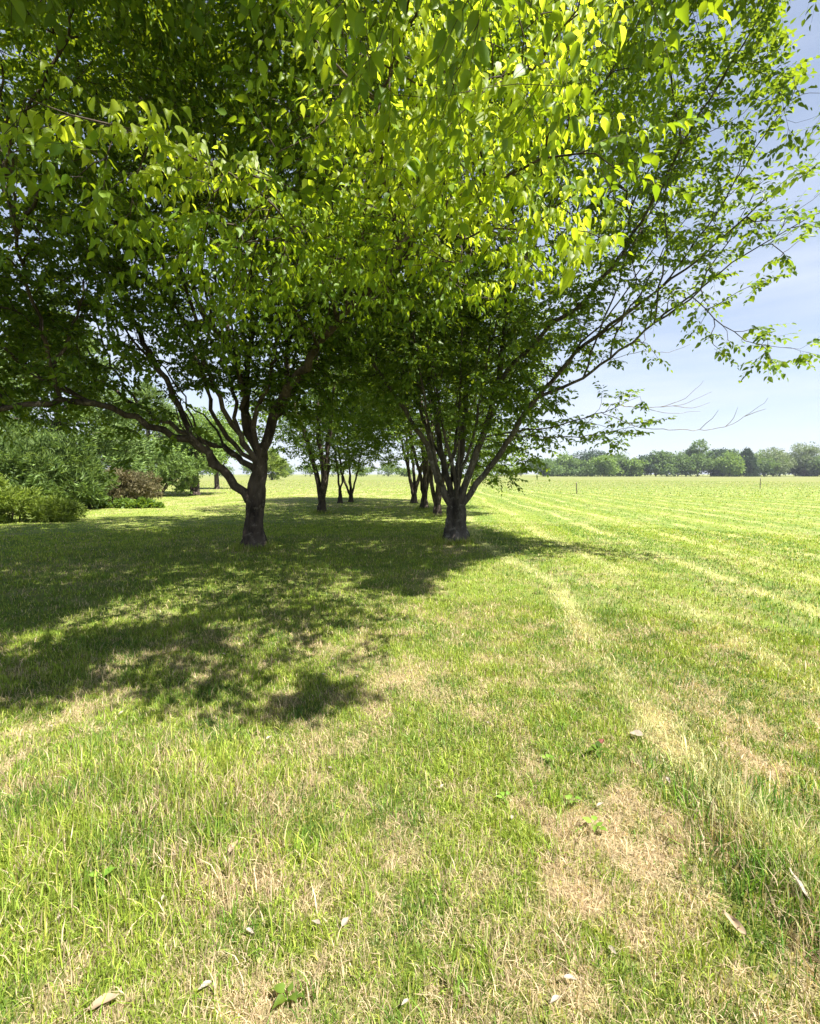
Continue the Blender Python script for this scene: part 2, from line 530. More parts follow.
def make_grass():
    Vs, Qs, Ts, Cs = [], [], [], []
    off = 0
    def put(part):
        nonlocal off
        v, q, t, c = part
        Vs.append(v); Qs.append(q + off); Ts.append(t + off); Cs.append(c)
        off += len(v)
    # upright growth
    for (n, r0, r1, p, hh, ww) in ((420000, 1.0, 6.0, 1.0, .044, .0030), (210000, 4.5, 16, 1.0, .050, .0085), (110000, 13, 42, 1.2, .042, .024), (60000, 40, 130, 1.3, .09, .07)):
        x, y, r = scatter(n, r0, r1, p)
        c, dry, isdry, clump = grass_cols(x, y, r)
        h = hh * rng.uniform(.5, 1.4, n) * (1 - .55 * dry) * (0.65 + .8 * clump)
        keep = rng.uniform(0, 1, n) > dry * .55
        w = ww * rng.uniform(.6, 1.4, n) * np.clip(r / (r0 * 1.6), .8, 2.0) ** .6
        put(blades(x[keep], y[keep], h[keep], w[keep], c[keep], .95))
    # long tufts
    nt_ = 380
    tx, ty, tr_ = scatter(nt_, 1.2, 9, 1.0)
    k = 46
    x = np.repeat(tx, k) + rng.normal(0, .035, nt_ * k)
    y = np.repeat(ty, k) + rng.normal(0, .035, nt_ * k)
    c, dry, isdry, clump = grass_cols(x, y, np.hypot(x, y))
    c = np.where(isdry[:, None], c, c * np.array([.8, .98, .9]))
    put(blades(x, y, rng.uniform(.05, .11, nt_ * k), rng.uniform(.0025, .0055, nt_ * k), c, 1.1))
    # tall unmown strip by the lower right
    n = 6000
    e = ground_at(795, 890)
    x = e[0] + rng.normal(0, .13, n) + .05
    y = e[1] + rng.normal(0, .30, n)
    c, dry, isdry, clump = grass_cols(x, y, y)
    put(blades(x, y, rng.uniform(.07, .18, n), rng.uniform(.003, .006, n), np.where(isdry[:, None], c, c * np.array([.8, 1, .9])), .7))
    n = 12000
    e = ground_at(120, 830)
    x = e[0] + rng.normal(0, .38, n)
    y = e[1] + rng.normal(0, .30, n)
    c, dry, isdry, clump = grass_cols(x, y, y)
    put(blades(x, y, rng.uniform(.06, .15, n), rng.uniform(.003, .0055, n), c, .75))
    # uncut grass round the foot of each trunk
    for (u, v, rr_, n) in ((254, 549, .28, 900), (455, 542, .33, 1100), (322, 513, .25, 500), (437, 516, .25, 500), (424, 509, .25, 400)):
        e = ground_at(u, v)
        a_ = rng.uniform(0, 2 * np.pi, n)
        q_ = rr_ + np.abs(rng.normal(0, .12, n))
        x, y = e[0] + np.cos(a_) * q_, e[1] + np.sin(a_) * q_
        c, dry, isdry, clump = grass_cols(x, y, y)
        put(blades(x, y, rng.uniform(.06, .20, n), rng.uniform(.006, .012, n), c * .9, .5))
    # flattened dead thatch and clippings
    for (n, r0, r1, hh, ww) in ((215000, 1.0, 5.5, .06, .0024), (76000, 4.0, 14, .08, .006)):
        x, y, r = scatter(n, r0, r1, 1.0)
        dry, line, band = lawn(x, y)
        keep = rng.uniform(0, 1, n) < np.clip(.09 + dry * .8 + line * .5, 0, 1)
        x, y, r, dry = x[keep], y[keep], r[keep], dry[keep]
        m = len(x)
        c = np.array([0.60, 0.475, 0.30]) * rng.uniform(.55, 1.25, m)[:, None] * np.array([1, 1, 1]) + rng.normal(0, .015, (m, 3))
        put(blades(x, y, hh * rng.uniform(.4, 1.4, m), ww * rng.uniform(.6, 1.4, m), np.clip(c, .02, .8), 2.6))
    o = mesh_np('grass', np.concatenate(Vs), np.concatenate(Qs), np.concatenate(Ts), tint_material('grass_blade', .38, .5, .35), cols=np.concatenate(Cs))
    o['kind'] = 'stuff'
    o['label'] = 'short mown green and straw coloured lawn grass'
make_grass()

# ------------------------------------------------------------------ branches and leaves
def tube(pts, rad, sides):
    """A tapering tube along pts; returns vertices and quads."""
    pts = np.asarray(pts, float)
    n = len(pts)
    tan = np.gradient(pts, axis=0)
    tan = unit(tan)
    ref = np.array([0.3, 0.9, 0.2]) if abs(tan[0][2]) > .8 else np.array([0, 0, 1.0])
    a = unit(np.cross(tan, ref))
    for i in range(1, n):           # keep the frame from flipping
        if np.dot(a[i], a[i - 1]) < 0:
            a[i] = -a[i]
    b = np.cross(tan, a)
    th = np.arange(sides) * 2 * np.pi / sides
    ring = np.cos(th)[None, :, None] * a[:, None] + np.sin(th)[None, :, None] * b[:, None]
    V = pts[:, None] + ring * np.asarray(rad)[:, None, None]
    i = np.arange(n - 1)[:, None] * sides
    j = np.arange(sides)[None]
    j2 = (j + 1) % sides
    q = np.stack([i + j, i + j2, i + sides + j2, i + sides + j], -1).reshape(-1, 4)
    return V.reshape(-1, 3), q, th

def catmull(P, step):
    P = np.asarray(P, float)
    if len(P) == 2:
        n = max(2, int(np.linalg.norm(P[1] - P[0]) / step) + 1)
        t = np.linspace(0, 1, n)
        return P[0] + (P[1] - P[0]) * t[:, None], t
    Pe = np.vstack([2 * P[0] - P[1], P, 2 * P[-1] - P[-2]])
    out, ts = [], []
    for i in range(1, len(Pe) - 2):
        p0, p1, p2, p3 = Pe[i - 1:i + 3]
        n = max(1, int(np.linalg.norm(p2 - p1) / step))
        t = (np.arange(n) / n)[:, None]
        out.append(.5 * ((2 * p1) + (-p0 + p2) * t + (2 * p0 - 5 * p1 + 4 * p2 - p3) * t ** 2 + (-p0 + 3 * p1 - 3 * p2 + p3) * t ** 3))
        ts.append((i - 1 + t[:, 0]) / (len(P) - 1))
    out.append(P[-1:])
    ts.append(np.array([1.0]))
    return np.vstack(out), np.concatenate(ts)

class Skeleton:
    def __init__(self):
        self.pos, self.par, self.rad, self.limb, self.dir = [], [], [], [], []
        self.tips = []
        self.limbs = {}

    def add(self, p, par, rad, limb):
        self.pos.append(np.asarray(p, float))
        self.par.append(par)
        self.rad.append(rad)
        self.limb.append(limb)
        d = self.pos[-1] - self.pos[par] if par >= 0 else np.array([0, 0, 1.0])
        self.dir.append(d / max(1e-6, np.linalg.norm(d)))
        return len(self.pos) - 1

    def limb_path(self, name, P, radii, jitter=0.03, step=0.2):
        if name != 'trunk' and not name.startswith('stem'):
            radii = [q * .60 for q in radii]
        P = [np.asarray(p, float) for p in P]
        par = -1
        if self.pos:
            A = np.array(self.pos)
            par = int(np.argmin(np.linalg.norm(A - P[0], axis=1)))
            P[0] = self.pos[par]
        pts, t = catmull(P, step)
        rr = np.interp(t, np.linspace(0, 1, len(radii)), radii)
        ids = []
        for k, (p, r_) in enumerate(zip(pts, rr)):
            if k == 0 and par >= 0:
                ids.append(par)
                continue
            if k and jitter:
                p = p + rng.normal(0, jitter, 3)
            par = self.add(p, par, r_, name)
            ids.append(par)
        self.limbs[name] = (ids, rr)
        return ids

    def side_limbs(self, names, per, lo, hi, length, r0, seed, out=.6, zmin=0):
        """Thin rising side limbs off the named limbs."""
        g_ = np.random.default_rng(seed)
        made = []
        for nm in names:
            ids, rr = self.limbs[nm]
            for k in range(per):
                f = g_.uniform(lo, hi)
                i = ids[int(f * (len(ids) - 1))]
                p, d = self.pos[i], self.dir[i]
                if p[2] < zmin:
                    continue
                a = g_.uniform(0, 2 * math.pi)
                v = unit(d * .7 + np.array([math.cos(a) * out, math.sin(a) * out, .55]))
                Ln = length * g_.uniform(.6, 1.3)
                P = [p, p + v * Ln * .35 + g_.normal(0, .06, 3), p + v * Ln * .7 + np.array([0, 0, .12 * Ln]) + g_.normal(0, .1, 3),
                     p + v * Ln + np.array([0, 0, .22 * Ln]) + g_.normal(0, .15, 3)]
                n2 = 'side%s%d' % (nm, k)
                self.limb_path(n2, P, [r0, r0 * .75, r0 * .5, r0 * .2], .025, .2)
                made.append(n2)
        return made

    def grow(self, A, step=0.28, wig=0.03, droop=0.0):
        """Join each point of A to the nearest wood there is so far, nearest points first."""
        if not len(A):
            return
        Pn = np.array(self.pos)
        dist = np.array([np.min(np.linalg.norm(Pn - a, axis=1)) for a in A])
        cap = len(self.pos) + len(A) * 40
        buf = np.zeros((cap, 3)); buf[:len(Pn)] = Pn
        dbuf = np.zeros((cap, 3)); dbuf[:len(Pn)] = np.array(self.dir)
        for i in np.argsort(dist):
            a = A[i]
            n = len(self.pos)
            v = a - buf[:n]
            d = np.linalg.norm(v, axis=1)
            ca = np.einsum('ij,ij->i', v, dbuf[:n]) / np.maximum(d, 1e-6)
            cost = d * (1 + .75 * (1 - ca))
            k = int(np.argmin(cost))
            L = d[k]
            m = min(30, max(1, int(math.ceil(L / step))))
            p0 = buf[k].copy()
            c = p0 + dbuf[k] * L * .35 + (a - p0) * .15 + np.array([0, 0, L * .05])
            par = k
            for s in range(1, m + 1):
                t = s / m
                p = (1 - t) ** 2 * p0 + 2 * t * (1 - t) * c + t * t * a
                if s < m:
                    p = p + rng.normal(0, wig, 3)
                par = self.add(p, par, 0, None)
                buf[par] = p
                dbuf[par] = self.dir[par]
            self.tips.append(par)

    def finish(self, r_tip=0.005, power=0.46):
        n = len(self.pos)
        cnt = np.zeros(n)
        cnt[self.tips] = 1
        par = np.array(self.par)
        for i in range(n - 1, -1, -1):
            if par[i] >= 0:
                cnt[par[i]] += cnt[i]
        rad = np.array(self.rad, float)
        rp = r_tip * np.maximum(cnt, 1) ** power
        free = np.array([l is None for l in self.limb])
        rad[free] = rp[free]
        for i in range(n):
            if free[i] and par[i] >= 0:
                rad[i] = min(rad[i], rad[par[i]] * .85)
        self.r = rad
        kids = [[] for _ in range(n)]
        for i in range(n):
            if par[i] >= 0 and free[i]:
                kids[par[i]].append(i)
        lines = []
        for i in range(n):
            cont = None
            if free[i] and kids[i]:
                cont = max(kids[i], key=lambda c: cnt[c])
            for c in kids[i]:
                if c == cont:
                    continue
                path = [i, c]
                while kids[path[-1]]:
                    path.append(max(kids[path[-1]], key=lambda q: cnt[q]))
                lines.append(path)
        self.lines = lines
        self.P = np.array(self.pos)

def join(parts):
    Vs, Qs, off = [], [], 0
    for v, q in parts:
        Vs.append(v); Qs.append(q + off); off += len(v)
    return np.concatenate(Vs), np.concatenate(Qs)

LEAF_A = np.array([[0, 0, 0], [.16, -.36, .11], [.16, 0, .01], [.16, .36, .10], [.42, -.47, .13], [.44, 0, 0], [.42, .46, .11],
                   [.74, -.25, .03], [.75, 0, -.06], [.74, .26, .01], [1.06, .02, -.26]])
LEAF_A_Q = np.array([[1, 2, 5, 4], [2, 3, 6, 5], [4, 5, 8, 7], [5, 6, 9, 8]])
LEAF_A_T = np.array([[0, 2, 1], [0, 3, 2], [7, 8, 10], [8, 9, 10]])
LEAF_B = np.array([[0, 0, 0], [.28, -.46, .10], [.66, -.36, .04], [1.0, 0, -.12], [.66, .36, .04], [.28, .46, .10]])
LEAF_B_Q = np.array([[0, 3, 2, 1], [0, 5, 4, 3]])

def leaf_mesh(base, d, nrm, length, ratio, tmpl):
    n = len(base)
    d = unit(d)
    nrm = unit(nrm - d * np.einsum('ij,ij->i', nrm, d)[:, None])
    s = np.cross(nrm, d)
    T = LEAF_A if tmpl == 'A' else LEAF_B
    L = length[:, None, None]
    curl = rng.uniform(.1, 1.9, n)[:, None, None]
    V = base[:, None] + L * (T[None, :, 0:1] * d[:, None] + T[None, :, 1:2] * ratio[:, None, None] * s[:, None] + T[None, :, 2:3] * curl * nrm[:, None])
    k = np.arange(n)[:, None, None] * len(T)
    if tmpl == 'A':
        return V.reshape(-1, 3), (k + LEAF_A_Q[None]).reshape(-1, 4), (k + LEAF_A_T[None]).reshape(-1, 3)
    return V.reshape(-1, 3), (k + LEAF_B_Q[None]).reshape(-1, 4), None

def sprays(P, D, ntw=4, L=.5, K=6, leaf=.09, droop=.5, tmpl='B', ratio=.6, twigs=True, drop=.1, vert=.25, r=.0022, nvar=.42, face=0.0):
    """Leafy sprays: at each P a few twigs along D, leaves in pairs along each twig, hanging a little."""
    S = len(P)
    B, Dr, Nr, Ln, tw = [], [], [], [], []
    up = np.array([0, 0, 1.0])
    Dh = unit(D * np.array([1, 1, .55]) + np.array([0, 0, .05]) + rng.normal(0, .12, (S, 3)))
    for t in range(ntw):
        if t == 0:
            al = rng.normal(0, .2, S)
            s0 = np.zeros(S)
        else:
            al = (1 if t % 2 else -1) * rng.uniform(.45, 1.25, S)
            s0 = -rng.uniform(0, .5, S) * L
        c, s = np.cos(al), np.sin(al)
        d = np.stack([Dh[:, 0] * c - Dh[:, 1] * s, Dh[:, 0] * s + Dh[:, 1] * c, Dh[:, 2] + rng.normal(0, vert, S)], -1)
        d = unit(d)
        p0 = P + Dh * s0[:, None] * .6
        Lt = L * rng.uniform(.6, 1.15, S)
        sag = -up * (.10 * Lt)[:, None]
        if twigs:
            tw.append(np.stack([p0, p0 + d * Lt[:, None] * .55 + sag * .3, p0 + d * Lt[:, None] + sag], 1))
        side = unit(np.cross(d, up))
        for k in range(K + 1):
            q = (k + .6) / (K + .6) if k < K else 1.0
            pt = p0 + d * (Lt * q)[:, None] + sag * q * q
            for sg in ((-1, 1) if k < K else (0,)):
                keep = rng.uniform(0, 1, S) > drop
                dd = d * (.55 if sg else 1.0) + side * sg * .75 - up * (droop * rng.uniform(.5, 1.5, S))[:, None] + rng.normal(0, .22, (S, 3))
                nn = up * (1 - .5 * face) + sun_dir * face + rng.normal(0, nvar, (S, 3)) + d * .2      # leaves turn to the light
                ln = leaf * rng.uniform(.5, 1.2, S) * (1 - .25 * (q > .9))
                dd = unit(dd)
                B.append((pt + dd * .012)[keep]); Dr.append(dd[keep]); Nr.append(nn[keep]); Ln.append(ln[keep])
    B, Dr, Nr, Ln = map(np.concatenate, (B, Dr, Nr, Ln))
    V, Q_, T_ = leaf_mesh(B, Dr, Nr, Ln, ratio * rng.uniform(.85, 1.15, len(B)), tmpl)
    tv = None
    if twigs:
        W3 = np.concatenate(tw)                     # (n, 3 points, 3)
        n = len(W3)
        ax = unit(W3[:, 2] - W3[:, 0])
        a = unit(np.cross(ax, np.array([.2, .3, 1.0])))
        b = np.cross(ax, a)
        rr = np.array([r, r * .75, r * .4])
        th = np.arange(3) * 2 * np.pi / 3
        ring = np.cos(th)[None, :, None] * a[:, None] + np.sin(th)[None, :, None] * b[:, None]
        TV = W3[:, :, None] + ring[:, None] * rr[None, :, None, None]
        k = np.arange(n)[:, None] * 9
        qs = []
        for lev in (0, 1):
            for j in range(3):
                j2 = (j + 1) % 3
                qs.append(k + np.array([[lev * 3 + j, lev * 3 + j2, lev * 3 + 3 + j2, lev * 3 + 3 + j]]))
        tv = (TV.reshape(-1, 3), np.concatenate(qs))
    return (V, Q_, T_), tv

def in_ellipsoid(c, r, n, hole=.38, hs=.7, seed=0, zmin=None, shell=0.0):
    """n points in an ellipsoid, clumped: a noise field leaves gaps for the sky."""
    out = np.zeros((0, 3))
    while len(out) < n:
        p = rng.uniform(-1, 1, (n * 6, 3))
        q = np.linalg.norm(p, axis=1)
        p = p[(q < 1) & (q > shell)]
        p = np.asarray(c) + p * np.asarray(r)
        f = (fbm(p[:, 0] + .7 * p[:, 2], p[:, 1] - .5 * p[:, 2], hs, 2, seed) + fbm(p[:, 0], p[:, 2], hs, 2, seed + 40)) / 2
        p = p[f > hole]
        hole -= .02
        if zmin is not None:
            p = p[p[:, 2] > zmin]
        out = np.vstack([out, p])
    return out[:n]

def thin(P, dmin):
    cell = {}
    keep = []
    for i, p in enumerate(P):
        k = tuple((p // dmin).astype(int))
        ok = True
        for dx in (-1, 0, 1):
            for dy in (-1, 0, 1):
                for dz in (-1, 0, 1):
                    for j in cell.get((k[0] + dx, k[1] + dy, k[2] + dz), ()):
                        if np.sum((P[j] - p) ** 2) < dmin * dmin:
                            ok = False
                            break
        if ok:
            cell.setdefault(k, []).append(i)
            keep.append(i)
    return P[keep]

def along(sk, names, per_m, sig, t0=0.0, t1=1.0):
    out = []
    for nm in names:
        ids, _ = sk.limbs[nm]
        P = np.array([sk.pos[i] for i in ids])
        m = len(P)
        P = P[int(m * t0):max(int(m * t0) + 2, int(m * t1))]
        Ls = np.sum(np.linalg.norm(np.diff(P, axis=0), axis=1))
        k = max(1, int(Ls * per_m))
        f = rng.uniform(0, len(P) - 1.001, k)
        i = f.astype(int)
        out.append(P[i] + (P[i + 1] - P[i]) * (f - i)[:, None] + rng.normal(0, 1, (k, 3)) * np.asarray(sig))
    return np.concatenate(out)

def bark_tube(pts, rad, sides, seed, rough=.1, flare=None, flute=0.0):
    v, q, th = tube(pts, rad, sides)
    v = v.reshape(len(pts), sides, 3)
    pts = np.asarray(pts)
    arc = np.concatenate([[0], np.cumsum(np.linalg.norm(np.diff(pts, axis=0), axis=1))])
    A, T = np.meshgrid(arc, np.arange(sides), indexing='ij')
    k = vnoise(np.cos(T * 2 * np.pi / sides) * 2.1 + seed * 9.1, A * 2.2 + np.sin(T * 2 * np.pi / sides) * 2.1, seed) - .5
    k2 = vnoise(T * .9 + seed * 3.3, A * 6.0, seed + 5) - .5
    f = 1 + rough * (1.8 * k + .9 * k2)
    if flute:
        ph = T * 2 * np.pi / sides
        f = f * (1 + flute * np.cos(5 * ph + .6 * np.sin(A * 4) + seed) + flute * .7 * np.cos(3 * ph - seed + A))
    if flare:
        f = f * (1 + flare * np.exp(-A / .16) * (.6 + .8 * vnoise(T * .55, A * 0 + seed, seed + 2)))
    v = pts[:, None] + (v - pts[:, None]) * f[..., None]
    return v.reshape(-1, 3), q

def build_tree(root, base, sk, limb_names, leafsets, bark, twig_mat=M_TWIG, sides=12, limb_sides=10, trunk_parts=('trunk',), flare=.85):
    """Hang trunk, limbs, branches and crown under the tree's Empty."""
    for ti, nm in enumerate(trunk_parts):
        ids, rr = sk.limbs[nm]
        pts = np.array([sk.pos[i] for i in ids])
        v, q = bark_tube(pts, rr, 40, 3 + ti, .2, flare, .085)
        mesh_np('trunk', v, q, None, bark, True, parent=root, base=base)
    for nm in limb_names:
        ids, rr = sk.limbs[nm]
        pts = np.array([sk.pos[i] for i in ids])
        v, q = bark_tube(pts, rr, limb_sides, (sum(map(ord, nm)) % 97), .14)
        mesh_np('limb', v, q, None, bark, True, parent=root, base=base)
    parts = []
    for path in sk.lines:
        rr = sk.r[path].copy()
        rr[0] = min(rr[0], rr[1] * 1.15)
        s = 6 if rr[0] > .02 else (4 if rr[0] > .008 else 3)
        v, q, _ = tube(sk.P[path], rr, s)
        parts.append((v, q))
    tvs = []
    for (lv, lq, lt), tv, mat, nm in leafsets:
        mesh_np(nm, lv, lq, lt, mat, nm.startswith('near'), parent=root, base=base)
        if tv is not None:
            tvs.append(tv)
    v, q = join(parts + tvs)
    mesh_np('branches', v, q, None, twig_mat, True, parent=root, base=base)

def tip_dirs(sk, ids):
    P = np.array([sk.pos[i] for i in ids])
    D = np.array([sk.dir[i] for i in ids])
    return P, D

# ------------------------------------------------------------------ the big spreading tree on the left
def left_tree():
    sk = Skeleton()
    A = lambda *q: [at(*p) for p in q]
    base = at(254, 549, 10.5); base[2] = 0.0
    tr = A((254, 549, 10.5), (254, 520, 10.5), (257, 490, 10.5), (260, 462, 10.5))
    tr[0] = base + np.array([0, 0, -.06])
    sk.limb_path('trunk', tr, [.215, .185, .175, .14], .012, .12)
    L = sk.limb_path
    L('a', A((253, 508, 10.5), (236, 486, 10.3), (215, 463, 10.1), (190, 440, 9.7), (150, 425, 9.2), (110, 408, 8.8), (60, 402, 8.3), (0, 408, 7.8), (-70, 400, 7.3)), [.17, .15, .14, .125, .11, .095, .08, .065, .04])
    L('b', A((257, 472, 10.5), (230, 451, 10.6), (205, 443, 10.8), (170, 425, 11.0), (130, 400, 11.2), (80, 370, 11.4), (20, 330, 11.5)), [.12, .105, .095, .08, .065, .05, .03])
    L('c', A((260, 464, 10.5), (268, 440, 10.4), (278, 405, 10.2), (300, 372, 9.6), (325, 337, 8.7), (356, 302, 7.8), (400, 259, 6.4), (430, 215, 5.2), (470, 190, 4.3), (520, 172, 3.7), (575, 158, 3.2), (618, 148, 2.95)), [.19, .175, .16, .13, .105, .085, .06, .04, .026, .017, .010, .005])
    L('d', A((259, 463, 10.5), (248, 434, 10.6), (244, 396, 10.7), (238, 372, 10.8), (231, 343, 11), (212, 296, 11.3), (195, 250, 11.5), (180, 180, 11.5), (170, 90, 11.5)), [.14, .13, .12, .11, .10, .085, .07, .05, .02])
    L('e', A((244, 396, 10.7), (250, 334, 10.5), (251, 296, 10.3), (253, 240, 10.1), (255, 150, 9.8), (262, 60, 9.6)), [.10, .09, .08, .07, .045, .02])
    L('f', A((285, 395, 10.0), (287, 365, 10.3), (291, 302, 10.4), (297, 240, 10.4), (310, 160, 10.5), (325, 60, 10.5)), [.09, .08, .07, .06, .04, .02])
    L('g', A((188, 438, 9.7), (171, 387, 9.9), (143, 342, 10.1), (127, 301, 10.1), (117, 260, 10), (120, 200, 9.8), (138, 100, 9.6), (146, 0, 9.5), (150, -90, 9.5)), [.10, .095, .09, .085, .08, .07, .06, .045, .02])
    L('h', A((245, 410, 10.7), (235, 352, 9.8), (200, 308, 9.4), (190, 260, 9), (170, 200, 8.5), (150, 140, 8)), [.09, .08, .07, .06, .04, .02])
    L('i', A((340, 320, 8.3), (330, 262, 6.6), (290, 210, 5.0), (220, 168, 3.9), (120, 126, 3.15), (28, 97, 2.75)), [.045, .032, .022, .014, .009, .004])
    L('j', A((430, 215, 5.2), (455, 140, 4.5), (490, 95, 3.8), (535, 55, 3.2), (575, 15, 2.7), (600, -70, 2.3)), [.03, .022, .016, .011, .007, .004])
    L('k', A((400, 259, 6.4), (385, 190, 5.2), (380, 110, 4.2), (400, 40, 3.4), (420, -30, 2.8), (380, -120, 2.3)), [.035, .028, .02, .014, .009, .005])
    L('l', A((415, 237, 5.8), (470, 232, 4.6), (540, 225, 3.8), (605, 238, 3.35)), [.022, .015, .009, .004])
    L('m', A((380, 110, 4.2), (330, 50, 4.1), (270, -10, 4.0), (210, -80, 3.9)), [.018, .014, .010, .005])
    L('n', A((60, 402, 8.3), (40, 330, 8), (20, 250, 7.5), (5, 150, 6.5), (0, 60, 5.8)), [.06, .05, .04, .03, .015])
    limbs = list('abcdefghijklmn')
    g_ = np.random.default_rng(18)
    for kk in range(7):                      # thinner stems that rise from the fork
        a_ = 2 * math.pi * (kk + g_.uniform(-.3, .3)) / 7
        sp = g_.uniform(.5, 1.2)
        P = [at(258, 470, 10.5)]
        for hh, ff in ((2.6, .35), (3.8, .8), (5.4, 1.3), (7.4, 1.8)):
            P.append(base + np.array([math.cos(a_) * sp * ff * 1.2 + g_.normal(0, .09), math.sin(a_) * sp * ff + g_.normal(0, .09), hh]))
        q = g_.uniform(.07, .12)
        L('v%d' % kk, P, [q, q * .85, q * .65, q * .4, q * .15])
        limbs.append('v%d' % kk)
    limbs += sk.side_limbs(list('abdefghn'), 5, .12, .8, 2.3, .05, 77)
    limbs += sk.side_limbs(list('c'), 6, .15, .62, 1.9, .045, 78)
    # near sprays: leaves as large as a hand in the picture
    near = np.concatenate([
        along(sk, ['i'], 24, (.12, .08, .035), .42, .97), along(sk, ['c'], 11, (.20, .22, .16), .72, 1),
        along(sk, ['j'], 12, (.24, .24, .18), .1, .92), along(sk, ['k'], 10, (.26, .26, .2), .2, .75),
        along(sk, ['l'], 13, (.18, .22, .12), .25, 1), along(sk, ['m'], 7, (.28, .28, .16), .05, .4),
        in_ellipsoid(at(465, 120, 3.6), (.85, .5, .65), 48, .3, 1.2, 5),
        in_ellipsoid(at(400, 80, 3.9), (.8, .5, .6), 28, .3, 1.2, 6),
        in_ellipsoid((.5, 1.8, 4.6), (.8, .5, .4), 40, .28, 1.2, 7)])
    near = thin(near, .14)
    fn_ = near[:, 1] * math.cos(PITCH) - (near[:, 2] - EYE) * math.sin(PITCH)
    un_ = 410 + FPX * near[:, 0] / np.maximum(fn_, .1)
    vn_ = 512 - FPX * (near[:, 1] * math.sin(PITCH) + (near[:, 2] - EYE) * math.cos(PITCH)) / np.maximum(fn_, .1)
    near = near[~((un_ > 592) & (vn_ > -60))]
    mid = np.concatenate([
        along(sk, ['i'], 6, (.3, .3, .2), .1, .5), along(sk, ['c'], 6, (.45, .45, .3), .5, .75),
        in_ellipsoid(at(300, 330, 7.5), (1.5, 1.0, .6), 26, .45, 1.1, 8),
        in_ellipsoid(at(310, 160, 6.5), (1.8, 1.2, 1.0), 40, .44, 1.1, 9),
        in_ellipsoid(at(100, 250, 6.5), (2.4, 1.3, 1.2), 45, .47, 1.1, 10),
        in_ellipsoid((1.35, 5.4, 5.8), (1.3, 1.0, 1.2), 190, .38, 1.0, 32),
        in_ellipsoid((-.4, 5.2, 5.4), (1.3, .9, .6), 50, .38, 1.0, 33),
        in_ellipsoid(at(120, 30, 5.5), (2.6, 1.2, .9), 45, .43, 1.0, 11)])
    mid = thin(mid, .2)
    far_ = np.concatenate([
        in_ellipsoid((-3.1, 10.2, 8.9), (4.9, 4.1, 4.7), 1450, .47, .85, 12, zmin=4.2),
        in_ellipsoid((-7.5, 8.0, 5.8), (4.0, 3.0, 1.8), 420, .46, .9, 13, zmin=3.3),
        in_ellipsoid((-7.4, 8.9, 3.9), (4.4, 2.2, 1.1), 300, .44, 1.0, 16, zmin=2.4),
        in_ellipsoid((-9.8, 8.4, 4.8), (4.3, 2.4, 2.4), 620, .42, .8, 14, zmin=2.4),
        in_ellipsoid((-1.2, 9.0, 4.9), (2.4, 1.8, 1.1), 150, .45, 1.0, 17),
        in_ellipsoid((-2.5, 7.6, 7.2), (3.2, 2.2, 1.6), 420, .43, .8, 15),
        in_ellipsoid((-3.4, 10.8, 4.2), (1.9, 1.6, 1.1), 130, .45, 1.0, 20),
        in_ellipsoid(at(305, 395, 10.4), (1.1, .9, .65), 85, .42, 1.2, 21),
        in_ellipsoid(at(215, 385, 10.8), (1.0, .9, .6), 45, .45, 1.2, 22),
        along(sk, ['a'], 7, (.4, .4, .25), .4, 1), along(sk, ['b'], 7, (.4, .4, .3), .35, 1), along(sk, ['g', 'h', 'n'], 5, (.45, .45, .3), .2, .9),
        in_ellipsoid((-3.2, 5.2, 7.4), (3.6, 1.8, 1.0), 420, .36, .8, 18)])
    far_ = thin(far_, .2)
    # sprays added to the crown, mostly out of view, to shade the lawn
    poly = [(-160, 528), (260, 528), (455, 545), (530, 548), (470, 560), (430, 572), (388, 600), (375, 650), (330, 690), (270, 708), (150, 698), (0, 688), (-160, 690)]
    def inside(u, v):
        c = False
        for (x1, y1), (x2, y2) in zip(poly, poly[1:] + poly[:1]):
            if (y1 > v) != (y2 > v) and u < (x2 - x1) * (v - y1) / (y2 - y1) + x1:
                c = not c
        return c
    allp = np.concatenate([far_, mid, near])
    t_ = math.cos(SUN_EL) / math.sin(SUN_EL)
    shift = np.array([math.cos(SUN_AZ), math.sin(SUN_AZ)]) * t_
    wgt = np.concatenate([np.ones(len(far_)), np.full(len(mid), .7), np.full(len(near), .3)])
    foot = allp[:, :2] - allp[:, 2:] * shift
    nfoot = near[:, :2] - near[:, 2:] * shift
    nz_ = near[:, 2]
    extra, under = [], []
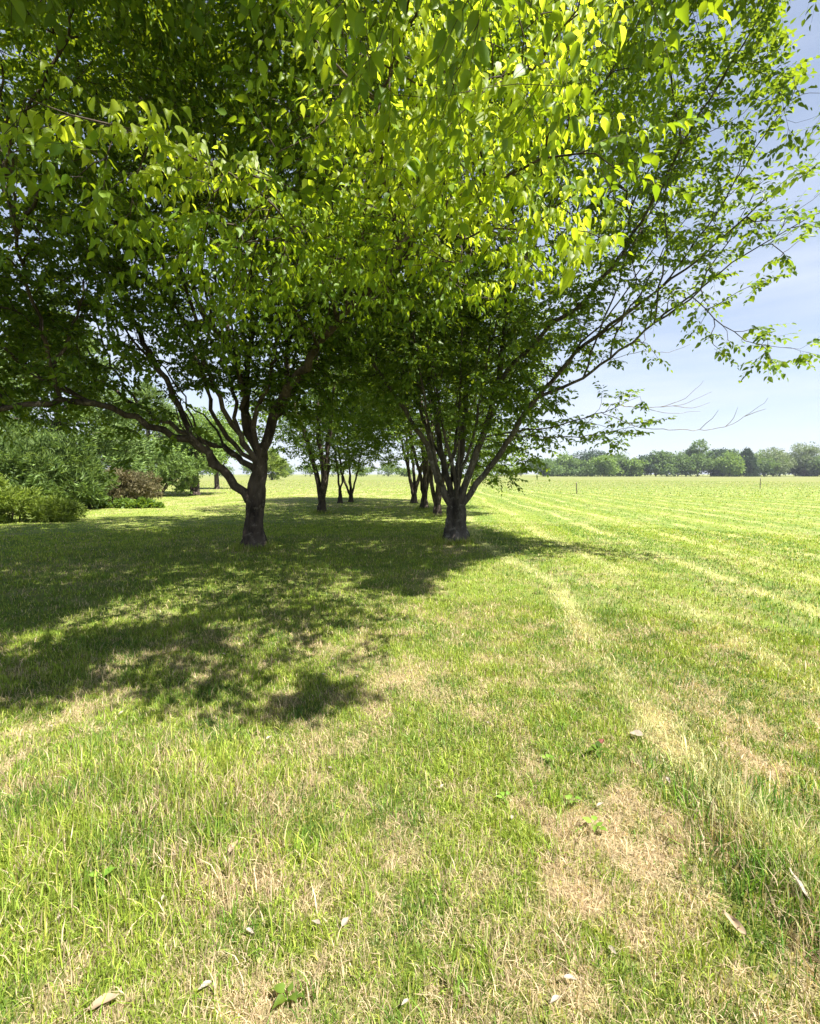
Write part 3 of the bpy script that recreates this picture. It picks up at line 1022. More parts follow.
    for gx0 in np.arange(-9.0, 3.0, .34):
        for gy0 in np.arange(3.3, 12.5, .34):
            f_ = gy0 * math.cos(PITCH) + EYE * math.sin(PITCH)
            u_ = 410 + FPX * gx0 / f_
            v_ = 512 - FPX * (gy0 * math.sin(PITCH) - EYE * math.cos(PITCH)) / f_
            if not inside(u_, v_):
                continue
            g0 = np.array([gx0, gy0]) + rng.normal(0, .06, 2)
            have = np.sum(wgt * (np.sum((foot - g0) ** 2, 1) < .40 ** 2))
            over_near = np.sum(np.sum((nfoot - g0) ** 2, 1) < (.36 if gx0 < -1.2 else .52) ** 2) >= 1
            if over_near:
                kk_ = np.where(np.sum((nfoot - g0) ** 2, 1) < .52 ** 2)[0]
                for q_ in range(max(0, min(6, 10 - int(have)) if gx0 < -1.2 else min(2, 6 - int(have)))):
                    Z = max(3.4 + rng.uniform(0, .2), np.min(near[kk_, 2]) - rng.uniform(.15, .8))
                    under.append(np.array([*(g0 + shift * Z), Z]))  # added below the near leaves to fill out their ground shadow
                continue
            for q_ in range(max(0, 11 - int(have))):
                for tryz in range(8):
                    Z = rng.uniform(4.8, 8.8)
                    p = np.array([*(g0 + shift * Z), Z])
                    dz_ = Z - EYE
                    f2 = p[1] * math.cos(PITCH) - dz_ * math.sin(PITCH)
                    v2 = 512 - FPX * (p[1] * math.sin(PITCH) + dz_ * math.cos(PITCH)) / max(f2, .05)
                    if f2 < .1 or v2 < -40:
                        extra.append(p)
                        break
    extra = np.array(extra)
    mid = np.concatenate([mid, thin(np.array(under), .17)])
    sk.grow(far_)
    sk.grow(thin(extra, .10), .45)
    t_far = list(sk.tips); sk.tips = []
    sk.grow(mid)
    t_mid = list(sk.tips); sk.tips = []
    sk.grow(near, .16, .012)
    t_near = list(sk.tips)
    sk.tips = t_far + t_mid + t_near
    sk.finish()
    root = thing('broadleaf_tree', 'big spreading tree with a short dark forked trunk and limbs arching over the viewer', 'tree', base, 'trees in the double row')
    sets = []
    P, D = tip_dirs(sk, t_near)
    sunlit = ((P[:, 0] > -.75) & (P[:, 1] > 2.6) & (P[:, 2] < 5.4)) | ((P[:, 0] < -.75) & (P[:, 1] > 2.5) & (P[:, 1] < 4.3) & (P[:, 2] < 4.25))      # sunlit clusters, their glow put into a brighter leaf colour
    for sel, mt_ in ((sunlit, M_SUNLIT), (~sunlit, M_NEAR)):
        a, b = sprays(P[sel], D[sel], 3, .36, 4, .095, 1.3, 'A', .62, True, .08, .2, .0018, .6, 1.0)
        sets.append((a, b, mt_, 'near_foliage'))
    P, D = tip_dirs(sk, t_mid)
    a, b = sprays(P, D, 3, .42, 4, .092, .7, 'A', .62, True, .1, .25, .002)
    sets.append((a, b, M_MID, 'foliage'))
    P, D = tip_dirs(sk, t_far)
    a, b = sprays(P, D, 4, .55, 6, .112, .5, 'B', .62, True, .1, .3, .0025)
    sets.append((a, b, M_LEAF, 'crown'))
    build_tree(root, base, sk, limbs, sets, M_BARK)
left_tree()

# ------------------------------------------------------------------ the many-stemmed tree on the right
def right_tree():
    sk = Skeleton()
    A = lambda *q: [at(*p) for p in q]
    base = at(455, 542, 11.6); base[2] = 0.0
    tr = A((455, 543, 11.6), (455, 525, 11.6), (456, 508, 11.6), (457, 497, 11.6))
    tr[0] = base + np.array([0, 0, -.06])
    sk.limb_path('trunk', tr, [.25, .22, .215, .15], .012, .1)
    L = lambda nm, P, rr: sk.limb_path(nm, P, rr, .014)
    s = (455, 512, 11.6)
    L('a', A(s, (441, 488, 11.5), (430, 456, 11.4), (421, 434, 11.3), (396, 396, 11.1), (380, 374, 11), (355, 330, 10.6), (335, 270, 10.2)), [.15, .12, .105, .095, .08, .065, .05, .02])
    L('b', A(s, (449, 487, 11.7), (439, 443, 11.8), (435, 409, 11.9), (421, 334, 12), (418, 240, 12), (412, 140, 11.8), (405, 40, 11.6)), [.15, .13, .115, .10, .085, .065, .04, .02])
    L('c', A(s, (456, 488, 11.8), (464, 427, 12.1), (466, 390, 12.3), (467, 343, 12.5), (478, 250, 12.6), (470, 150, 12.6)), [.15, .14, .125, .115, .10, .06, .02])
    L('d', A(s, (465, 486, 11.5), (474, 459, 11.4), (486, 427, 11.3), (497, 387, 11.2), (502, 356, 11.1), (505, 318, 11.1), (508, 271, 11), (514, 180, 10.9), (520, 80, 10.7), (530, -20, 10.5)), [.15, .135, .13, .12, .11, .10, .09, .075, .055, .035, .02])
    L('e', A((498, 385, 11.2), (512, 366, 11), (533, 346, 10.8), (552, 324, 10.5), (580, 306, 10.2), (599, 280, 9.9), (622, 256, 9.6), (650, 205, 9.1), (690, 130, 8.4), (740, 50, 7.8), (790, -40, 7.3)), [.095, .085, .08, .075, .07, .06, .05, .04, .03, .02, .01])
    L('f', A(s, (470, 494, 11.5), (483, 474, 11.4), (502, 452, 11.2), (517, 427, 11), (536, 399, 10.8), (561, 371, 10.5), (583, 346, 10.2), (620, 319, 9.7), (660, 288, 9.1), (700, 258, 8.5), (760, 205, 7.6), (822, 160, 6.9)), [.15, .13, .12, .11, .10, .09, .075, .065, .05, .038, .028, .018, .008])
    L('g', A((533, 404, 10.8), (555, 390, 10.7), (583, 377, 10.5), (620, 351, 10.1), (655, 322, 9.6), (690, 296, 9.1), (735, 262, 8.5), (790, 228, 7.8), (835, 205, 7.3)), [.06, .055, .05, .042, .035, .028, .02, .012, .006])
    L('h', A((484, 437, 11.3), (514, 431, 11.1), (549, 427, 10.9), (574, 421, 10.7), (605, 411, 10.4), (640, 396, 10.1)), [.035, .03, .025, .02, .014, .006])
    L('i', A((490, 437, 11.3), (543, 437, 10.6), (580, 437, 10.2), (611, 432, 9.9), (645, 424, 9.6)), [.022, .018, .015, .011, .005])
    L('j', A((690, 296, 9.1), (722, 325, 8.6), (760, 345, 8.1), (800, 348, 7.6)), [.018, .013, .009, .004])
    L('k', A((505, 318, 11.1), (530, 240, 10.7), (560, 160, 10), (605, 80, 9.2), (655, 0, 8.5)), [.055, .045, .035, .025, .012])
    L('l', A((583, 377, 10.5), (600, 330, 10.2), (622, 270, 9.9), (632, 200, 9.6), (640, 110, 9.3)), [.035, .03, .024, .017, .008])
    L('m', A((660, 288, 9.1), (715, 215, 8.5), (755, 150, 8.0), (800, 85, 7.5)), [.026, .02, .014, .007])
    L('n', A((442, 490, 11.5), (437, 470, 11.0), (428, 420, 10.7), (420, 370, 10.3), (412, 330, 9.9), (395, 290, 9.3)), [.07, .06, .05, .04, .03, .012])
    limbs = list('abcdefghijklmn')
    g_ = np.random.default_rng(8)
    for kk in range(9):                      # more thin stems of the vase
        a_ = 2 * math.pi * (kk + g_.uniform(-.3, .3)) / 9
        sp = g_.uniform(.5, 1.25)
        P = [np.array(s and at(*s))]
        for hh, ff in ((1.4, .22), (2.6, .55), (4.2, 1.0), (6.0, 1.5), (8.0, 1.9)):
            P.append(base + np.array([math.cos(a_) * sp * ff * 1.25 + g_.normal(0, .07), math.sin(a_) * sp * ff + g_.normal(0, .07), hh]))
        q = g_.uniform(.05, .085)
        L('v%d' % kk, P, [q, q * .9, q * .75, q * .6, q * .4, q * .15])
        limbs.append('v%d' % kk)
    limbs += sk.side_limbs(list('abcdefgkl'), 3, .25, .8, 1.9, .035, 79, zmin=2.0)
    # bare pale twigs that reach out below the leaves
    bare = [A((600, 412, 10.4), (640, 427, 9.8), (680, 430, 9.4), (717, 428, 9.0), (745, 417, 8.8), (769, 399, 8.6)),
            A((700, 429, 9.2), (712, 418, 9.05), (718, 410, 9.0)), A((725, 427, 8.95), (735, 418, 8.9), (738, 407, 8.85)),
            A((745, 417, 8.8), (757, 412, 8.7), (766, 409, 8.65)), A((620, 405, 10.3), (650, 408, 10), (682, 404, 9.7), (712, 392, 9.5)),
            A((660, 407, 9.9), (685, 398, 9.7), (704, 380, 9.6)), A((640, 407, 10.1), (670, 413, 9.8), (700, 411, 9.6)),
            A((672, 405, 9.8), (692, 408, 9.7), (710, 402, 9.6)), A((610, 360, 10.2), (640, 352, 9.9), (668, 352, 9.7), (690, 345, 9.5)),
            A((575, 421, 10.7), (600, 425, 10.3), (628, 436, 10), (650, 434, 9.8))]
    bp_ = []
    for k, P in enumerate(bare):
        pts, t = catmull(P, .1)
        pts = pts + rng.normal(0, .008, pts.shape)
        v, q, _ = tube(pts, np.interp(t, [0, 1], [.008 if k in (0, 4) else .006, .0025]), 4)
        bp_.append((v, q))
    out_ = along(sk, ['e', 'f', 'g', 'm'], 13, (.38, .38, .22), .55, 1.0)
    out_ = np.concatenate([out_, along(sk, ['h', 'i', 'j'], 12, (.22, .26, .12), .45, 1.0), along(sk, ['k', 'l'], 17, (.5, .5, .4), .25, 1), along(sk, ['e', 'f', 'g'], 6, (.45, .45, .3), .35, .6)])
    out_ = thin(out_, .17)
    vol = np.concatenate([
        in_ellipsoid((1.6, 11.4, 9.0), (4.4, 3.8, 4.8), 1050, .46, .85, 22, zmin=4.2),
        in_ellipsoid((-.9, 11, 6.3), (2.6, 2.8, 2.6), 380, .44, .9, 23, zmin=3.6),
        in_ellipsoid((2.3, 11.3, 5.0), (2.0, 2.2, 1.5), 230, .42, .7, 24, zmin=3.4),
        in_ellipsoid((4.2, 9.2, 8.0), (2.6, 2.2, 2.6), 210, .44, .8, 25),
        in_ellipsoid((.6, 10.6, 4.2), (2.4, 1.6, 1.2), 240, .44, 1.0, 27, zmin=2.7),
        in_ellipsoid((1.2, 11.0, 3.2), (1.5, 1.2, .8), 60, .42, 1.2, 29),
        in_ellipsoid((3.3, 11.4, 3.2), (1.4, 1.2, .8), 70, .40, .9, 28),
        in_ellipsoid((2.55, 12.2, 2.0), (1.0, .8, .8), 34, .3, 1.0, 26)])
    # keep the open sky below the right-hand limbs
    def pix(p):
        dx, dy, dz = p[:, 0], p[:, 1], p[:, 2] - EYE
        f = dy * math.cos(PITCH) - dz * math.sin(PITCH)
        return 410 + FPX * dx / f, 512 - FPX * (dy * math.sin(PITCH) + dz * math.cos(PITCH)) / f
    u, v = pix(vol)
    vol = vol[~((u > 560) & (v > 380 - (u - 560) * .75))]
    vol = thin(vol, .2)
    sk.grow(vol)
    t_vol = list(sk.tips); sk.tips = []
    sk.grow(out_, .2, .015)
    t_out = list(sk.tips)
    sk.tips = t_vol + t_out
    sk.finish(.0052)
    root = thing('broadleaf_tree', 'many stemmed tree right of centre whose thin limbs lean out over the open field', 'tree', base, 'trees in the double row')
    P, D = tip_dirs(sk, t_vol)
    a, b = sprays(P, D, 4, .5, 5, .120, .45, 'B', .62, True, .1, .3, .0025)
    sets = [(a, b, M_LEAF2, 'crown')]
    P, D = tip_dirs(sk, t_out)
    a, b = sprays(P, D, 3, .42, 4, .112, .4, 'B', .62, True, .12, .2, .002)
    sets.append((a, b, M_LEAF2, 'foliage'))
    build_tree(root, base, sk, limbs, sets, M_BARK2)
    v, q = join(bp_)
    mesh_np('bare_twigs', v, q, None, M_PALE_TWIG, True, parent=root, base=base)
right_tree()

# ------------------------------------------------------------------ the rest of the double row
def row_tree(u, v, nstem, seed, label, height=9.0, rad=3.5, sprays_n=900, zmin=1.95, lean=(0, 0), r0=.13, spread=.5, leaf=.12, mat=None, extra=None):
    global rng
    rng = np.random.default_rng(seed)
    gx_, gy_ = ground_at(u, v)
    base = np.array([gx_, gy_, 0.0])
    r0, spread = r0 * .8, spread * 1.3
    sk = Skeleton()
    sk.limb_path('trunk', [base + (0, 0, -.05), base + (0, 0, .3), base + (.02, 0, .7)], [r0 * 1.3, r0 * 1.1, r0 * .75], .01, .12)
    names = []
    for k in range(nstem):
        a = 2 * math.pi * (k + rng.uniform(-.25, .25)) / nstem + seed
        ca, sa = math.cos(a), math.sin(a)
        sp = spread * rng.uniform(.6, 1.3)
        P = [base + (0, 0, .25)]
        for hh, ff in ((1.5, .28), (3.0, .62), (4.8, 1.1), (6.6, 1.6), (height * .92, 1.9)):
            P.append(base + np.array([ca * sp * ff * 1.3 + lean[0] * hh / 6 + rng.normal(0, .08), sa * sp * ff * 1.3 + lean[1] * hh / 6 + rng.normal(0, .08), hh * rng.uniform(.95, 1.05)]))
        nm = 'stem%d' % k
        rs = r0 * rng.uniform(.6, .9)
        sk.limb_path(nm, P, [rs, rs * .85, rs * .7, rs * .5, rs * .35, rs * .12], .02, .25)
        names.append(nm)
    c = base + np.array([lean[0], lean[1], (height + zmin) / 2])
    vol = in_ellipsoid(c, (rad, rad, (height - zmin) / 2 + .4), sprays_n, .42, .6, seed, zmin=zmin)
    if extra is not None:
        vol = np.concatenate([vol, in_ellipsoid(base + np.array(extra[0]), extra[1], extra[2], .36, .8, seed + 3)])
    vol = thin(vol, .3)
    sk.grow(vol)
    sk.finish(.0045)
    root = thing('broadleaf_tree', label, 'tree', base, 'trees in the double row')
    P, D = tip_dirs(sk, sk.tips)
    a_, b_ = sprays(P, D, 4, .6, 5, leaf, .4, 'B', .62, False, .1, .3)
    build_tree(root, base, sk, names, [(a_, b_, mat or M_LEAF2, "crown")], M_BARK, flare=.5, limb_sides=8)

row_tree(322, 513, 5, 31, 'five stemmed tree standing second in the row behind the big left tree', lean=(.2, -.3), r0=.17, spread=.55)
row_tree(340, 503, 2, 32, 'slim two stemmed tree third in the left row, just left of its close neighbour', r0=.12, spread=.4, sprays_n=700)
row_tree(351, 502, 4, 33, 'slim tree ending the left row, its stems splayed like a fan', r0=.12, spread=.7, sprays_n=700)
row_tree(437, 516, 4, 34, 'tree close behind the many stemmed one, leaves hanging low on its field side', lean=(.5, 0), r0=.15, spread=.5, extra=((1.9, .3, 2.6), (1.5, 1.2, 1.3), 90))
row_tree(424, 509, 4, 35, 'straight grey trunked tree third in the right row', r0=.17, spread=.45, extra=((2.8, .3, 2.8), (1.6, 1.4, 1.5), 90))
row_tree(414, 503, 4, 36, 'last tree of the right row with dark stems against the sunny field', lean=(-.3, 0), r0=.16, spread=.6)

# ------------------------------------------------------------------ shrubs and conifers at the left edge
def needle_mass(c, r, n, length, width, seed, up=.3, shell=.45, hole=.46, hs=1.7, zmin=.02, cl=None):
    """Soft needle or leaf tufts through an uneven volume."""
    P = in_ellipsoid(c, r, max(20, n // 14), hole, hs, seed, zmin=zmin, shell=shell)
    k = 14
    S = len(P)
    out = unit((P - np.asarray(c)) / np.asarray(r)) + np.array([0, 0, up])
    D = unit(np.repeat(out, k, axis=0) + rng.normal(0, .6, (S * k, 3)))
    B = np.repeat(P, k, axis=0) + rng.normal(0, length * .35, (S * k, 3))
    ln = length * rng.uniform(.6, 1.3, S * k)
    nn = rng.normal(0, 1, (S * k, 3)) + np.array([0, 0, 1.0])
    return leaf_mesh(B, D, nn, ln, np.full(S * k, width / length) * rng.uniform(.7, 1.3, S * k), 'B')

def shrub(name, label, cat, u, v, lobes, mat, length, width, stems=6, seed=1, group=None, up=.3, h=1.5):
    """A shrub: stems from the ground and a crown of several uneven lobes."""
    global rng
    rng = np.random.default_rng(seed)
    gx_, gy_ = ground_at(u, v)
    base = np.array([gx_, gy_, 0.0])
    root = thing(name, label, cat, base, group)
    Vs, Qs, off = [], [], 0
    fine = []
    for (cx, cy, cz, rx, ry, rz, n) in lobes:
        fine.append((cx, cy, cz, rx * .8, ry * .8, rz * .85, n * .5))
        for k in range(9):
            w = unit(rng.normal(0, 1, 3) * np.array([1, 1, .8]) + np.array([0, -.2, .25]))
            q_ = rng.uniform(.26, .45)
            fine.append((cx + w[0] * rx * .75, cy + w[1] * ry * .75, max(rz * .25, cz + w[2] * rz * .75), rx * q_, ry * q_, rz * q_ * .8, n * .085))
    for i, (cx, cy, cz, rx, ry, rz, n) in enumerate(fine):
        n = int(n)
        V, q, _ = needle_mass(base + np.array([cx, cy, cz]), (rx, ry, rz), n, length, width, seed * 7 + i, up)
        Vs.append(V); Qs.append(q + off); off += len(V)
    mesh_np('foliage', np.concatenate(Vs), np.concatenate(Qs), None, mat, parent=root, base=base)
    if not stems:
        return root
    parts = []
    for k in range(stems):
        cx, cy, cz, rx, ry, rz, n = lobes[k % len(lobes)]
        e = base + np.array([cx + rng.normal(0, rx * .4), cy + rng.normal(0, ry * .4), cz + rz * .4])
        s_ = base + np.array([cx * .5 + rng.normal(0, .1), cy * .5 + rng.normal(0, .1), -.05])
        m = (s_ + e) / 2 + rng.normal(0, .15, 3)
        pts, t = catmull([s_, m, e], .2)
        v_, q_, _ = tube(pts, np.interp(t, [0, 1], [.035 * h, .008]), 6)
        parts.append((v_, q_))
    v_, q_ = join(parts)
    mesh_np('stems', v_, q_, None, M_TWIG, True, parent=root, base=base)
    return root

shrub('pine_shrub', 'wispy blue green pine shrub billowing at the left edge of the lawn', 'shrub', 18, 511,
      [(-1.5, 0.5, 2.2, 2.6, 1.8, 2.3, 16000), (1.0, .6, 1.8, 1.8, 1.5, 1.8, 12000), (0, .2, 1.0, 2.6, 1.5, 1.1, 7000), (2.0, .8, 1.1, 1.4, 1.2, 1.1, 4500)], M_PINE, .26, .014, 8, 41, up=.6)
shrub('yellow_shrub', 'low yellow green evergreen shrub with feathery sprays in front of the wispy pine', 'shrub', 14, 522,
      [(0, 0, .5, 1.3, .9, .6, 5000), (1.1, .3, .35, .9, .7, .42, 3000), (-1.3, .2, .75, 1.1, .9, .85, 4500)], M_YELLOW, .17, .02, 5, 42, h=.8, up=.5)
shrub('brown_shrub', 'round reddish brown shrub between the wispy pine and the sunny lawn', 'shrub', 112, 505,
      [(0, .3, 1.0, 2.0, 1.6, 1.15, 7000), (1.1, .5, .9, 1.3, 1.2, .95, 4000), (-1.0, .4, .8, 1.2, 1.0, .9, 3500)], M_BROWN, .16, .03, 8, 43)
shrub('green_shrub', 'pale green leafy shrub rising behind the reddish brown shrub', 'shrub', 140, 497,
      [(0, 1, 2.0, 3.0, 2.2, 2.0, 12000), (2.3, 1, 1.7, 2.0, 1.6, 1.6, 9000)], M_PINE, .15, .05, 6, 44)
shrub('ground_plant', 'low patch of broad green leaves at the foot of the brown shrub', 'plant', 118, 508,
      [(-1.4, 0, .16, 1.3, .4, .22, 1500), (.6, 0, .14, 1.6, .4, .2, 1700)], M_LEAF2, .13, .09, 0, 45, h=.25)

def big_conifer(name, label, u, v, height, rad, n, mat, seed, length=.34, width=.03, zlow=.8, r0=.28, levels=11, cat='tree', group=None, droop=.15):
    """A conifer: straight trunk, whorls of boughs, soft needle tufts along every bough."""
    global rng
    rng = np.random.default_rng(seed)
    gx_, gy_ = ground_at(u, v)
    base = np.array([gx_, gy_, 0.0])
    root = thing(name, label, cat, base, group)
    tp = np.array([base + (0, 0, -.1), base + (.05, 0, height * .5), base + (0, .1, height)])
    pts, t = catmull(tp, .5)
    v_, q_ = bark_tube(pts, np.interp(t, [0, 1], [r0, .03]), 12, seed, .14, .5)
    bough, B, D = [(v_, q_)], [], []
    for lv in range(levels):
        f = lv / (levels - 1)
        z = zlow + (height - zlow) * f ** .9
        rr = rad * (1 - f ** 1.7) * rng.uniform(.8, 1.12) + .25
        nb = 7
        for k in range(nb):
            a = 2 * math.pi * (k + rng.uniform(-.35, .35)) / nb + lv * .7
            e = base + np.array([math.cos(a) * rr, math.sin(a) * rr, z + rr * rng.uniform(-droop, .28)])
            s_ = base + np.array([0, 0, z - .15])
            m = (s_ + e) / 2 + np.array([0, 0, rr * .09])
            p, tt_ = catmull([s_, m, e], .3)
            v_, q_, _ = tube(p, np.interp(tt_, [0, 1], [.05 * rr / rad + .012, .008]), 5)
            bough.append((v_, q_))
            kk = max(6, int(n * rr / rad / (levels * nb)))
            f2 = rng.uniform(.25, 1.02, kk) ** .7 * (len(p) - 1.001)
            i = np.clip(f2.astype(int), 0, len(p) - 2)
            c_ = p[i] + (p[i + 1] - p[i]) * (f2 - i)[:, None]
            w = .16 * rr * (1.1 - f2 / len(p)) + .15
            c_ = c_ + rng.normal(0, 1, (kk, 3)) * w[:, None] * np.array([1, 1, .5])
            B.append(c_)
            D.append(np.repeat(unit(e - s_)[None], kk, 0))
    v_, q_ = join(bough)
    mesh_np('trunk', v_, q_, None, M_BARK, True, parent=root, base=base)
    P, DD = np.concatenate(B), np.concatenate(D)
    k = 9
    S = len(P)
    Dn = unit(np.repeat(DD, k, 0) + rng.normal(0, .6, (S * k, 3)) + np.array([0, 0, .25]))
    Bn = np.repeat(P, k, 0) + rng.normal(0, length * .4, (S * k, 3))
    V, q, _ = leaf_mesh(Bn, Dn, rng.normal(0, 1, (S * k, 3)), length * rng.uniform(.6, 1.3, S * k), np.full(S * k, width / length), 'B')
    mesh_np('crown', V, q, None, mat, parent=root, base=base)
    return root

big_conifer('pine_tree', 'tall soft needled pine behind the wispy shrub at the left', 62, 502, 11.2, 4.2, 5200, M_PINE, 51, .36, .032, 1.0)
big_conifer('pine_tree', 'broad pine with low boughs standing behind the brown shrub, left of the stout bare trunk', 150, 494, 8.5, 4.4, 4600, M_PINE, 52, .3, .03, 1.6, .3)
big_conifer('spruce_tree', 'small drooping yellow green conifer far behind the left trunk', 272, 480, 7.5, 4.0, 1700, M_YELLOW, 53, .7, .16, 2.0, .25, 8, droop=.4)

def far_leafy(name, label, x, y, height, rad, mat, seed, n=1500, trunk_frac=.16, group=None, size=.9, hole=.36, cat='tree', zlow=None, r0=None, lobes=9):
    """A leafy tree for the distance: trunk, forked limbs, and a crown of clumped leaves in several lobes."""
    global rng
    rng = np.random.default_rng(seed)
    base = np.array([x, y, 0.0])
    root = thing(name, label, cat, base, group)
    zt = height * trunk_frac if zlow is None else zlow
    r0 = r0 or height * .02
    parts = []
    pts, t = catmull([base + (0, 0, -.2), base + (0, 0, zt + .1 * height), base + (height * .01, 0, height * .75)], max(.3, height / 14))
    parts.append(bark_tube(pts, np.interp(t, [0, .5, 1], [r0, r0 * .7, r0 * .2]), 10, seed, .12, .4))
    Vs, Qs, off = [], [], 0
    hc = (height - zt) / 2
    for i in range(lobes):
        a = rng.uniform(0, 2 * math.pi)
        f = rng.uniform(-.75, .75) if i else 0.55
        rr = rad * rng.uniform(.25, .62) * math.sqrt(max(.15, 1 - f * f)) if i else 0
        c = base + np.array([math.cos(a) * rr, math.sin(a) * rr, zt + hc + f * hc * .72])
        lr = rad * rng.uniform(.42, .66)
        lz = min(lr * rng.uniform(.7, 1.0), hc * .5)
        m = max(10, n // lobes // 6)
        P = in_ellipsoid(c, (lr, lr, lz), m, hole, 2.2 / rad, seed + i, shell=.3, zmin=zt * .6)
        S, k = len(P), 6
        B = np.repeat(P, k, 0) + rng.normal(0, size * .5, (S * k, 3))
        D = unit(np.repeat((P - c) / lr, k, 0) + rng.normal(0, .7, (S * k, 3)))
        V, q, _ = leaf_mesh(B, D, rng.normal(0, .6, (S * k, 3)) + np.array([0, 0, 1.0]), size * rng.uniform(.5, 1.2, S * k), rng.uniform(.5, .8, S * k), 'B')
        Vs.append(V); Qs.append(q + off); off += len(V)
        p2, t2 = catmull([base + (0, 0, zt * .9), (base + c) / 2 + np.array([0, 0, zt * .4]), c], max(.3, height / 12))
        vv, qq, _ = tube(p2, np.interp(t2, [0, 1], [r0 * .45, r0 * .1]), 6)
        parts.append((vv, qq))
    vv, qq = join(parts)
    mesh_np('trunk', vv, qq, None, M_BARK, True, parent=root, base=base)
    mesh_np('crown', np.concatenate(Vs), np.concatenate(Qs), None, mat, parent=root, base=base)
    return root

x, y = ground_at(195, 495)
far_leafy('broadleaf_tree', 'tree beyond the left trunk with a stout short bare bole under low pale leaves', x, y, 6.8, 3.6, M_FARLIGHT, 61, 11000, size=.2, zlow=1.6, r0=.36)
x, y = ground_at(217, 489)
far_leafy('broadleaf_tree', 'slimmer tree just right of the stout boled one, far behind the left limb', x, y, 7.5, 3.8, M_FARLIGHT, 62, 10000, size=.24, zlow=1.8, r0=.27)

# ------------------------------------------------------------------ tree line across the field
def px_x(u, d):
    return (u - 410) / FPX * d
DT = 300.0
far_leafy('broadleaf_tree', 'tall domed tree that rises highest in the distant tree line', px_x(697, DT), DT, 25, 9.5, M_FAR, 101, 9000, .05, None, 1.1)
far_leafy('broadleaf_tree', 'bright bushy tree just in front of the tallest tree in the distant line', px_x(728, DT - 14), DT - 14, 15.5, 8, M_FARLIGHT, 102, 6500, .03, None, 1.1)
big_conifer('spruce_tree', 'dark narrow conifer in the distant line, between the bright green tree and the pale ones', 1, 1, 15, 5.5, 1300, M_FARDARK, 103, 1.5, .35, .8, .3, 10).location = (px_x(745, DT - 8), DT - 8, 0)
far_leafy('broadleaf_tree', 'pale grey green loose crowned tree in the distant line beside the dark conifer', px_x(772, DT), DT, 19, 12, M_FARPALE, 104, 6500, .04, None, 1.0, .42)
far_leafy('broadleaf_tree', 'tall pale airy tree with bare limbs showing near the right end of the distant line', px_x(803, DT + 6), DT + 6, 24, 10.5, M_FARPALE, 105, 5600, .08, None, .85, .45)
far_leafy('broadleaf_tree', 'light yellow green small tree in the distant line below the low leafy limb', px_x(603, DT - 10), DT - 10, 13.5, 9, M_FARLIGHT, 106, 5000, .03, None, 1.0)
TL = 'mid height dark green tree in the even part of the distant tree line'
k = 0
for u in (544, 555, 566, 578, 590, 602, 616, 628, 641, 653, 664, 676, 688, 709, 722, 735, 751, 763, 780, 792, 812, 826, 840, 855, 870, 886):
    hh = rng.uniform(9.5, 18.5)
    yy = DT + rng.uniform(-2, 22)
    far_leafy('broadleaf_tree', TL, px_x(u + rng.uniform(-3, 3), yy), yy, hh, rng.uniform(11, 14.5), [M_FAR, M_FAR, M_FARLIGHT, M_FAR, M_FARDARK][k % 5], 120 + k, 5200, .02, 'trees of the even distant line', 1.2)
    k += 1
TL2 = 'low far tree on the horizon seen between the trunks of the double row'
for u in (60, 95, 128, 160, 190, 222, 252, 284, 312, 338, 362, 386, 408, 430, 452, 474, 498, 522):
    hh = rng.uniform(6, 9.5)
    yy = 290 + rng.uniform(-12, 20)
    far_leafy('broadleaf_tree', TL2, px_x(u + rng.uniform(-5, 5), yy), yy, hh, rng.uniform(7, 10), M_LEAF2, 160 + k, 1700, .04, 'low trees on the horizon between the trunks', .9)
    k += 1

# ------------------------------------------------------------------ stakes in the field
def stake(u, v, h, lean, label):
    gx_, gy_ = ground_at(u, v)
    base = np.array([gx_, gy_, 0.0])
    root = thing('field_stake', label, 'stake', base, 'stakes in the field')
    v_, q_, _ = tube([base + (0, 0, -.2), base + (lean * .5, 0, h * .5), base + (lean, 0, h)], [.035, .035, .033], 8)
    mesh_np('post', v_, q_, None, M_BARK2, True, parent=root, base=base)
    v_, q_, _ = tube([base + (lean, 0, h - .07), base + (lean, 0, h), base + (lean, 0, h + .012)], [.041, .041, .01], 8)
    mesh_np('cap', v_, q_, None, M_PALE_TWIG, True, parent=root, base=base)
stake(577, 494, .95, -.08, 'thin leaning stake in the field, nearer to the tree row')
stake(760, 489, 1.15, .0, 'upright thin stake farther out in the open field under the pale far trees')

# ------------------------------------------------------------------ fallen leaves, scraps and weeds in the near grass
def plain(name, col, col2, rough=.7, trans=0.0):
    return leaf_material(name, col, col2, col, col2, trans, rough, .3)
M_DRY = plain('dry_leaf', (.26, .18, .11), (.38, .29, .20), .75, .2)
M_WHITE = plain('bleached_leaf', (.24, .20, .15), (.36, .31, .25), .6, .2)
M_REDLEAF = plain('red_leaf', (.10, .03, .022), (.16, .05, .035), .6, .2)
M_WEED = leaf_material('weed_leaf', (.12, .25, .03), (.22, .36, .05), (.3, .5, .03), (.42, .58, .04), .4, .45)

